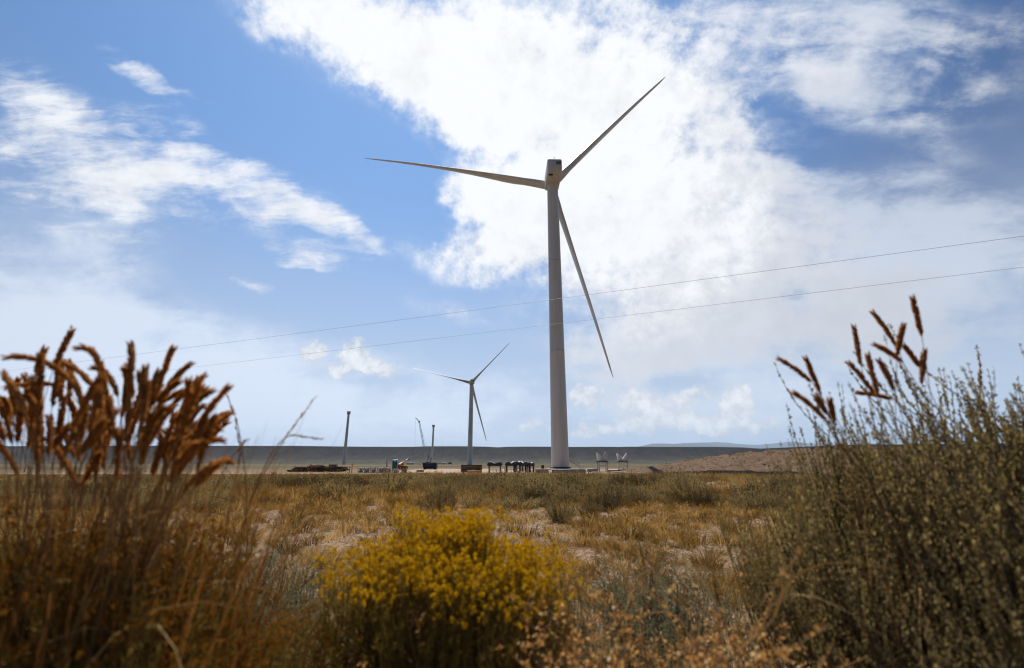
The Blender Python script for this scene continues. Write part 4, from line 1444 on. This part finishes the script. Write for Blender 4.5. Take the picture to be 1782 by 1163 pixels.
# the lone clump on the bare ground right of the yellow bush
p = on_level(975, 906, 0.0)
root = empty('sagebrush', (p[0], p[1], float(ground_z(p[0], p[1])) - .01), .4, 'lone grey-green sagebrush clump on the bare ground just above the yellow bush', 'sagebrush')
root.scale = (.5, .5, .52)
tag(place('foliage', shrub_protos[2][0], root), kind='stuff'); place('stem', shrub_protos[2][1], root)

# the farther brush as one mass
fq = QB()
for (x, y, z, s, a) in far_pts:
    n = int(np.interp(y, [10, 25, 60], [420, 220, 100]))
    fq.tone = g.uniform() ** 1.2
    th_ = g.uniform(0, 2 * np.pi, n); rr = .5 * np.sqrt(g.uniform(size=n))
    P = np.stack([rr * np.cos(th_), rr * np.sin(th_), g.uniform(.25, 1, n) * (.5 * (1 - 1.7 * rr ** 2) + .06) * .72], 1) * s
    fq.leaves(P + np.array([x, y, z]), rand_dirs(n, g, 1.0), rand_dirs(n, g), g.uniform(.6, 1.1, n) * np.interp(y, [10, 60], [.009, .022]), g.uniform(.6, 1.1, n) * np.interp(y, [10, 60], [.065, .14]))
tag(part('distant_brush', fq, M['sage_mass']), 'distant low brush in the far part of the belt before the pad', 'brush', kind='stuff')

# bunchgrass tufts
tufts = [grass_tuft(500 + k, 150, (.06, .16), .16, 1.0, .0024, 6).mesh('tuft', M['straw']) for k in range(8)]
N_try = 30000
yy = np.sqrt(g.uniform(2.2 ** 2, 60 ** 2, N_try)); near_part = g.uniform(size=N_try) < .36
yy = np.where(near_part, np.sqrt(g.uniform(2.2 ** 2, 13 ** 2, N_try)), yy)
xx = g.uniform(-1.25, 1.25, N_try) * yy
patch = fbm(xx * .45, yy * .45, 120, 3)
dens = np.interp(yy, [2.2, 4, 7.5, 9, 14, 60], [.34, .36, .40, .55, .62, .6])
keep = (g.uniform(size=N_try) < dens * np.clip(.9 + 2.0 * patch, .1, 1.5))
xx, yy = xx[keep], yy[keep]
o_ = np.argsort(np.hypot(xx, yy)); xx, yy = xx[o_], yy[o_]
zz = ground_z(xx, yy)
GT = 'dry bunchgrass tufts on the plain'
LT = 'small straw-coloured bunchgrass tuft on the dry gravelly ground'
far_t = []
for c_, (x, y, z) in enumerate(zip(xx, yy, zz)):
    s = g.uniform(.5, 1.15)
    if c_ < 295:
        o = place('grass_tuft', tufts[c_ % 8], None, (x, y, z - .01), g.uniform(0, 6.28), (s * g.uniform(.9, 1.3), s * g.uniform(.9, 1.3), s * g.uniform(.6, 1.0)))
        tag(o, LT, 'grass tuft', GT)
    else:
        far_t.append((x, y, z, s))
gq = QB()
tv = []
for k in range(6):
    b = grass_tuft(700 + k, 46, (.07, .19), .18, 1.0, .0044, 2, 3)
    tv.append((np.concatenate(b.v), np.concatenate(b.f)))
tv2 = []
for k in range(5):
    b = grass_tuft(740 + k, 16, (.16, .44), .26, .75, .010, 1, 3)
    tv2.append((np.concatenate(b.v), np.concatenate(b.f)))
for k, (x, y, z, s) in enumerate(far_t):
    v, f = tv[k % 6] if y < 22 else tv2[k % 5]
    a = g.uniform(0, 6.28); ca, sa = math.cos(a), math.sin(a)
    v = v @ np.array([[ca, sa, 0], [-sa, ca, 0], [0, 0, (g.uniform(.6, 1.0) if y < 9 else g.uniform(.7, 1.7))]]) * s
    gq.tone = g.uniform()
    gq.add(v + np.array([x, y, z]), f)
for k in range(260):
    i_, j_ = int(rng.integers(4, 120)), int(rng.integers(4, 290))
    if not .02 < env[i_, j_] < .97: continue
    v, f = tv2[k % 5]
    gq.tone = g.uniform(0, .6)
    gq.add(v * np.array([.8, .8, .6]) * g.uniform(.6, 1.3) + np.array([xs[i_, j_], ys[i_, j_], mz[i_, j_]]), f)
tag(part('dry_grass', gq, M['straw_mass']), 'dry straw-coloured grass covering the plain between the brush', 'grass', kind='stuff')

# twigs and bits of straw lying on the bare soil
lq = QB()
n = 26000
ly = g.uniform(2.0, 13, n); lx = g.uniform(-1.2, 1.2, n) * ly
D = rand_dirs(n, g); D[:, 2] *= .12
lq.tone = .25
lq.leaves(np.stack([lx, ly, ground_z(lx, ly) + g.uniform(.001, .008, n)], 1), D, np.array([[0, 0, 1.0]]) + .4 * g.normal(size=(n, 3)), g.uniform(.001, .0035, n), g.uniform(.015, .07, n))
tag(part('plant_litter', lq, M['straw_mass']), 'dead twigs and straw bits littering the bare soil', 'litter', kind='stuff')

# pale pebbles
pq = QB()
n = 9000
py_ = np.sqrt(g.uniform(2.0 ** 2, 16 ** 2, n)); px_ = g.uniform(-1.25, 1.25, n) * py_
pz_ = ground_z(px_, py_)
sz = g.uniform(.006, .022, n) * np.where(g.uniform(size=n) < .04, 1.8, 1)
for k in range(n):
    pq.box((px_[k], py_[k], pz_[k] + sz[k] * .1), (sz[k] * 1.5, sz[k] * 1.1, sz[k] * .6), g.uniform(0, 3), .6) if sz[k] > 0 else None
tag(part('pebbles', pq, M['pebble']), 'pale pebbles strewn over the bare ground', 'pebbles', kind='stuff')

# ------------------------------------------------------------------ plants close to us
def gz(x, y): return float(ground_z(x, y))

# yellow rabbitbrush in the middle
yprot = flower_protos(1000, M['green_stem'], M['yellow_petal'], rfs=(.1, .27, .42, .54, .64), reps=3, nflor=24, fl=(.0026, .0075), cl=.010, sets=3, ntwig=7, nleaf=190, lift=(.9, 1.05), drop=.45)
yb = flower_bush('rabbitbrush', 'domed rabbitbrush covered in bright yellow flowers at the bottom middle', (-.135, 1.13, 0), yprot, 250, .635, .455, 5)
yb.scale = (1, .72, 1)
aprot = flower_protos(1200, M['green_stem'], M['amber_petal'], ntwig=7, nflor=16, nleaf=180, fl=(.0024, .007))
flower_bush('rabbitbrush', 'low rabbitbrush with fading orange flowers at the left foot of the yellow bush', (-.43, 1.05, 0), aprot, 80, .47, .34, 6, group=None)
flower_bush('rabbitbrush', 'dark rabbitbrush with dull orange tips under the brown seed heads', (-.66, .80, 0), aprot, 200, .68, .52, 7)

# grey-green sagebrush
sprot = sage_protos('near', M['sage'], 2000)
gprot = sage_protos('grey', M['sage_grey'], 2300, leaf=(.0024, .011), per=46)
bush('sagebrush', 'large olive sagebrush filling the right edge, taller than the horizon', 'sagebrush', (1.14, 1.05, 0), sprot, 260, .93, .64, 21, low=.88)
bush('sagebrush', 'olive sagebrush left of the largest one, with seed heads rising from it', 'sagebrush', (.88, 1.12, 0), sprot, 150, .86, .42, 22)
bush('sagebrush', 'low olive sagebrush whose loose sprigs reach over the dirt mound', 'sagebrush', (.80, 1.30, 0), sprot, 46, .74, .34, 23)
bush('sagebrush', 'silvery grey sagebrush in the lower right, behind the tan weeds', 'sagebrush', (.50, 1.75, 0), gprot, 90, .44, .48, 24)
bush('sagebrush', 'silvery grey sagebrush right beside the yellow bush', 'sagebrush', (.22, 1.85, 0), gprot, 40, .36, .30, 25)
bush('sagebrush', 'silvery grey sagebrush between the yellow bush and the brown seed heads', 'sagebrush', (-.92, 1.65, 0), gprot, 100, .50, .52, 26)
bush('sagebrush', 'small blurred sagebrush at the bottom left corner', 'sagebrush', (-.50, .60, 0), sprot, 40, .44, .24, 27)
bush('sagebrush', 'olive sagebrush filling the bottom right corner', 'sagebrush', (.84, .80, 0), sprot, 80, .58, .38, 28)


# seed-headed grass
def seed_head(path, w, g):
    """bristly spike along a path"""
    q = QB()
    n = len(path)
    prof = w * np.sin(np.pi * np.clip(np.linspace(.10, .97, n), 0, 1)) ** .55
    q.tube(path, prof * .72, 7)
    m = 240
    t = g.uniform(0, 1, m) * (n - 1); i0 = np.clip(t.astype(int), 0, n - 2); fr = (t - i0)[:, None]
    P = path[i0] * (1 - fr) + path[i0 + 1] * fr
    T = unit(path[i0 + 1] - path[i0])
    side = unit(np.cross(T, rand_dirs(m, g)))
    pr = (prof[i0])[:, None]
    D = unit(T * 1.0 + side * .40)
    q.leaves(P + side * pr * .45, D, np.cross(D, T) + 1e-3,   .0014 * g.uniform(.7, 1.3, m), .0088 * g.uniform(.7, 1.35, m))
    return q


def stalk_with_head(root, foot, a, b, droop, g, w=.0047):
    """stalk from foot to a, head from a to b; droop bends the head"""
    o = np.array(root.location)
    foot, a, b = foot - o, a - o, b - o
    hd = b - a
    n = np.array([0, 0, 1.0])
    mid = (a + b) / 2 + n * droop * np.linalg.norm(hd)
    head = bez(a, mid, b, 9)
    t0 = unit(head[1] - head[0])
    ctrl = a - t0 * np.linalg.norm(a - foot) * .45
    ctrl = ctrl * .6 + (foot * .35 + a * .65) * .4
    S = bez(foot, ctrl, a, 12)
    q = QB(); q.tube(S, np.linspace(.0016, .0008, 12), 4)
    ln = np.linalg.norm(a - foot)
    for k in range(2):
        i = int(g.integers(1, 6)); d = rand_dirs(1, g, .9)[0]
        p0 = S[i]; p2 = p0 + d * ln * g.uniform(.22, .4); p1 = p0 + np.array([d[0] * .05, d[1] * .05, ln * .25])
        q.ribbon(bez(p0, p1, p2, 6), .0022 * np.linspace(1, .1, 6), rand_dirs(1, g)[0])
    s = part('stalk', q, M['stalk'], root)
    part('seed_head', seed_head(head, w, g), M['seed'], s, smooth=False)


g = np.random.default_rng(77)
gl = empty('seedhead_grass', (-.60, .80, 0), 0, 'thick clump of tall grass with brown drooping seed heads on the left', 'grass clump', 'clumps of tall grass with brown seed heads')
heads = [((92, 645), (125, 575), .05), ((187, 690), (135, 606), .55), ((128, 668), (10, 622), .28), ((62, 650), (78, 608), .1), ((172, 690), (98, 628), .2),
         ((112, 672), (8, 676), .1), ((215, 705), (228, 630), .05), ((248, 700), (244, 648), .05), ((300, 705), (355, 655), .1), ((308, 735), (343, 662), .1),
         ((338, 772), (398, 722), .06), ((343, 770), (356, 728), .05), ((272, 700), (312, 664), .12), ((258, 690), (276, 648), .1), ((286, 700), (338, 682), .3),
         ((2, 690), (16, 735), .35), ((30, 770), (38, 690), .05), ((100, 765), (112, 690), .0), ((85, 785), (130, 732), .1), ((205, 690), (160, 640), .3),
         ((150, 720), (120, 650), .1), ((232, 690), (215, 640), .1), ((196, 760), (190, 695), .05), ((60, 740), (48, 680), .1), ((140, 770), (150, 700), .05)]
for (a, b, dr) in heads:
    Yd = g.uniform(.66, .82)
    A = sight(a[0], a[1], Yd); B = sight(b[0], b[1], Yd + g.uniform(-.03, .03))
    ft = np.array([-.60, .80, 0]) + np.array([g.normal() * .06 + .35 * (A[0] + .6), g.normal() * .06, 0])
    stalk_with_head(gl, ft, A, B, dr, g)
for k in range(92):
    px = g.uniform(-10, 345); py = g.uniform(680, 850) + 30 * (px > 300)
    ang = g.normal(np.interp(px, [0, 150, 345], [105, 85, 52]), 22)
    ln = g.uniform(55, 105)
    Yd = g.uniform(.66, .95)
    A = sight(px, py, Yd); B = sight(px + ln * math.cos(R(ang)), py - ln * math.sin(R(ang)), Yd + g.uniform(-.04, .04))
    ft = np.array([-.60, .80, 0]) + np.array([g.normal() * .06 + .35 * (A[0] + .6), g.normal() * .07, 0])
    stalk_with_head(gl, ft, A, B, g.uniform(.02, .42), g)

q = QB()
for k in range(950):
    a_ = g.uniform(0, 6.28); rr = .19 * math.sqrt(g.uniform())
    b0 = np.array([rr * math.cos(a_) - .05, rr * math.sin(a_), 0]); hgt = g.uniform(.35, .82)
    le = np.array([g.normal() * .10 + b0[0] * .6, g.normal() * .10, hgt])
    q.ribbon(bez(b0, b0 + np.array([le[0] * .15, le[1] * .15, hgt * .6]), b0 + le, 6), .0022 * np.linspace(1, .12, 6), rand_dirs(1, g)[0])
tag(part('blades', q, leafy('rusty_blade', [(0, (.10, .045, .016)), (.5, (.22, .105, .036)), (1, (.36, .20, .08))], .4, (1, .8, .5)), gl), kind='stuff')

gr = empty('seedhead_grass', (.86, 1.05, 0), 0, 'sparse tall grass with brown seed heads rising above the right-hand sagebrush', 'grass clump', 'clumps of tall grass with brown seed heads')
for (a, b, dr) in [((1412, 665), (1356, 625), .1), ((1427, 682), (1402, 624), .05), ((1436, 730), (1382, 684), .12), ((1452, 735), (1444, 696), .05), ((1440, 722), (1420, 690), .05),
                   ((1498, 635), (1486, 568), .04), ((1562, 605), (1519, 544), .12), ((1524, 690), (1478, 632), .12), ((1528, 690), (1510, 618), .06), ((1570, 630), (1522, 600), .1),
                   ((1561, 620), (1572, 566), .05), ((1604, 585), (1588, 518), .04), ((1601, 640), (1574, 603), .1), ((1604, 668), (1609, 610), .04), ((1552, 695), (1492, 684), .1),
                   ((1556, 680), (1530, 628), .15)]:
    Yd = g.uniform(.86, 1.0)
    A = sight(a[0], a[1], Yd); B = sight(b[0], b[1], Yd + g.uniform(-.02, .02))
    ft = np.array([.84, 1.08, 0]) + np.array([g.normal() * .05, g.normal() * .05, 0])
    stalk_with_head(gr, ft, A, B, dr, g, .0050)


# loose straw stalks with narrow panicles
def panicle_grass(label, foot, stalks, group='loose straw stalks close to us'):
    root = empty('straw_grass', foot, 0, label, 'grass clump', group)
    o = np.array(foot, float)
    for pts, Yd, head in stalks:
        P = np.array([sight(x, y, Yd + dy) for x, y, dy in pts]) - o
        t = np.linspace(0, 1, len(P)); tt = np.linspace(0, 1, 22)
        C = np.stack([np.interp(tt, t, P[:, k]) for k in range(3)], 1)
        for _ in range(3): C[1:-1] = (C[:-2] + C[1:-1] * 2 + C[2:]) / 4
        C = np.concatenate([np.array([[C[0, 0] * .3, C[0, 1] * .3, -.01]]), C])
        q = QB(); q.tube(C, np.linspace(.0016, .0006, 23), 4)
        for k in range(3):
            i = int(g.integers(2, 9)); d = rand_dirs(1, g, .7)[0]
            q.ribbon(bez(C[i], C[i] + np.array([d[0] * .04, d[1] * .04, .12]), C[i] + d * .2, 6), .002 * np.linspace(1, .1, 6), rand_dirs(1, g)[0])
        s = part('stalk', q, M['stalk'], root)
        if head:
            n = 46
            t2 = g.uniform(1 - head, 1, n) * 22; i0 = np.clip(t2.astype(int), 0, 21); fr = (t2 - i0)[:, None]
            B = C[i0] * (1 - fr) + C[i0 + 1] * fr
            D = unit(unit(C[i0 + 1] - C[i0]) + .4 * rand_dirs(n, g))
            q = QB(); q.leaves(B, D, rand_dirs(n, g), .0011, g.uniform(.007, .014, n)); tag(part('panicle', q, M['straw'], s), kind='stuff')

panicle_grass('straw stalks with thin panicles leaning right, beside the brown seed heads', (-.52, .95, 0), [
    ([(395, 1000, 0), (440, 860, 0), (490, 770, 0), (550, 690, 0)], .95, .35), ([(410, 1010, 0), (430, 880, 0), (470, 790, 0), (500, 755, 0), (560, 765, 0)], 1.0, .25),
    ([(430, 960, 0), (428, 830, 0), (415, 740, 0), (392, 680, 0)], 1.05, .3), ([(380, 1040, 0), (395, 900, 0), (420, 790, 0), (410, 735, 0)], 1.0, .4),
    ([(300, 1000, 0), (350, 900, 0), (400, 800, 0), (426, 770, 0)], .85, .2), ([(290, 1090, 0), (310, 1000, 0), (330, 950, 0)], .8, 0), ([(480, 1060, 0), (500, 960, 0), (540, 900, 0), (600, 880, 0)], 1.3, .3)])
panicle_grass('arching straw stalks with nodding heads in the lower right', (.22, 1.05, 0), [
    ([(1050, 1120, 0), (1090, 1020, 0), (1140, 985, 0), (1180, 1000, 0), (1195, 1040, 0)], 1.05, .4), ([(1060, 1110, 0), (1110, 1030, 0), (1160, 1030, 0), (1185, 1050, 0)], 1.05, .3),
    ([(1205, 1130, 0), (1215, 1060, 0), (1240, 1000, 0), (1250, 1050, 0)], 1.0, .3), ([(1010, 1050, 0), (1000, 1000, 0), (1030, 985, 0), (1045, 1000, 0)], 1.1, .5),
    ([(1250, 1163, 0), (1350, 1080, 0), (1390, 950, 0), (1392, 850, 0)], .8, .2), ([(1120, 1163, 0), (1125, 1000, 0), (1108, 930, 0)], 1.2, .4), ([(1150, 1163, 0), (1140, 1020, 0), (1135, 950, 0)], 1.3, .4)])
panicle_grass('wisps of dry straw standing above the yellow bush', (-.10, 1.5, 0), [
    ([(755, 1000, 0), (760, 910, 0), (775, 850, 0), (782, 838, 0)], 1.5, .5), ([(740, 1000, 0), (735, 900, 0), (728, 865, 0)], 1.5, .4), ([(770, 1000, 0), (768, 900, 0), (760, 870, 0)], 1.5, .4), ([(985, 1100, 0), (970, 960, 0), (955, 930, 0)], 1.4, .4)])


# tan dried weeds with small pods
def weed_stalk(seed):
    g = np.random.default_rng(seed)
    st = QB(); pd = QB()
    P = bez((0, 0, 0), (.02 * g.normal(), .02 * g.normal(), .25), (.06 * g.normal(), .06 * g.normal(), .5 * g.uniform(.8, 1.1)), 9)
    st.tube(P, np.linspace(.002, .0008, 9), 4)
    for k in range(9):
        i = int(g.integers(3, 9)); a = P[i]; d = rand_dirs(1, g, 1.0)[0]
        b = a + d * g.uniform(.04, .11)
        st.tube(np.array([a, b]), [.0009, .0005], 3)
        n = 11
        B = a + (b - a) * g.uniform(.2, 1, (n, 1))
        pd.leaves(B, rand_dirs(n, g, .5), rand_dirs(n, g), g.uniform(.002, .0042, n), g.uniform(.006, .013, n))
    return st, pd

wp = []
for k in range(7):
    s_, p_ = weed_stalk(3000 + k)
    wp.append((s_.mesh('stalk', M['stalk']), p_.mesh('seed_pods', M['tan_pod'])))

def weed(label, loc, n, r, h, seed):
    g = np.random.default_rng(seed)
    root = empty('dried_weed', loc, 0, label, 'dried weed', 'tan dried weeds along the bottom')
    for k in range(n):
        sm, pm = wp[k % 7]
        a = g.uniform(0, 6.28); rr = r * math.sqrt(g.uniform())
        s = h * g.uniform(.75, 1.1)
        o = place('stalk', sm, root, (rr * math.cos(a), rr * math.sin(a), -.01), g.uniform(0, 6.28), (s, s, s))
        o.rotation_euler = (g.normal() * .12, g.normal() * .12, g.uniform(0, 6.28))
        tag(place('seed_pods', pm, o), kind='stuff')

weed('tan dried weed with small pods right below the yellow bush', (.08, .92, 0), 60, .15, .95, 1)
weed('tan dried weed with small pods, largest patch in the bottom right', (.30, .95, 0), 90, .20, 1.0, 2)
weed('tan dried weed with small pods at the foot of the right-hand sagebrush', (.50, .85, 0), 50, .14, .78, 3)
weed('tan dried weed with small pods left of the yellow bush foot', (-.36, .84, 0), 40, .14, .68, 4)

# knee-high dry grass tufts among the near plants
NEAR_LABELS = ['tall straw tuft behind the left edge of the yellow bush', 'tall straw tuft right behind the right edge of the yellow bush', 'tall straw tuft before the silvery sagebrush in the lower right',
               'tall straw tuft before the silvery sagebrush left of the yellow bush', 'tall straw tuft behind the brown seed heads on the left', 'tall straw tuft at the left foot of the olive sagebrush',
               'short straw tuft at the near left foot of the yellow bush', 'straw tuft directly behind the middle of the yellow bush', 'tall straw tuft behind the low olive sagebrush with loose sprigs',
               'tall straw tuft farthest left, behind the seed-headed clump', 'straw tuft between the left silvery sagebrush and the yellow bush', 'straw tuft on open ground beyond the yellow bush, on its right',
               'tallest straw tuft among the stalks of the left seed-headed clump', 'tall straw tuft at the left frame edge below the seed heads']
near_t = [grass_tuft(880 + k, 60, (.2, .42), .10, .6, .0015, 6, 5).mesh('tuft', M['straw']) for k in range(4)]
for k, (x, y, s) in enumerate([(-.30, 1.55, 1.0), (.18, 1.4, .9), (.40, 1.35, 1.0), (-.62, 1.25, 1.1), (-.8, 1.1, 1.0), (.62, 1.0, .9), (-.2, .9, .7), (.0, 1.7, .9), (.75, 1.8, 1.0), (-1.25, 1.5, 1.1), (-.45, 1.9, .9), (.05, 2.1, .8), (-1.0, 1.05, 1.2), (-.95, .85, 1.2)]):
    o = place('grass_tuft', near_t[k % 4], None, (x, y, gz(x, y) - .01), k * 1.3, s)
    tag(o, NEAR_LABELS[k], 'grass tuft', 'straw tufts among the near shrubs')

# ------------------------------------------------------------------ thin desert haze
hq = QB()
hq.box((6000, 22000, 1009), (110000, 62000, 2082))
hm, HN = new_mat('thin_haze')
pv = HN.n.new('ShaderNodeVolumePrincipled')
pv.inputs['Color'].default_value = (.60, .78, 1.0, 1)
pv.inputs['Density'].default_value = 1.9e-5
pv.inputs['Anisotropy'].default_value = .2
ho = HN.n.new('ShaderNodeOutputMaterial')
HN.l.new(pv.outputs[0], ho.inputs['Volume'])
hm.cycles.homogeneous_volume = True if hasattr(hm.cycles, 'homogeneous_volume') else None
hz_o = tag(part('haze', hq, hm), 'thin pale haze in the air over the plain', 'haze', kind='stuff')
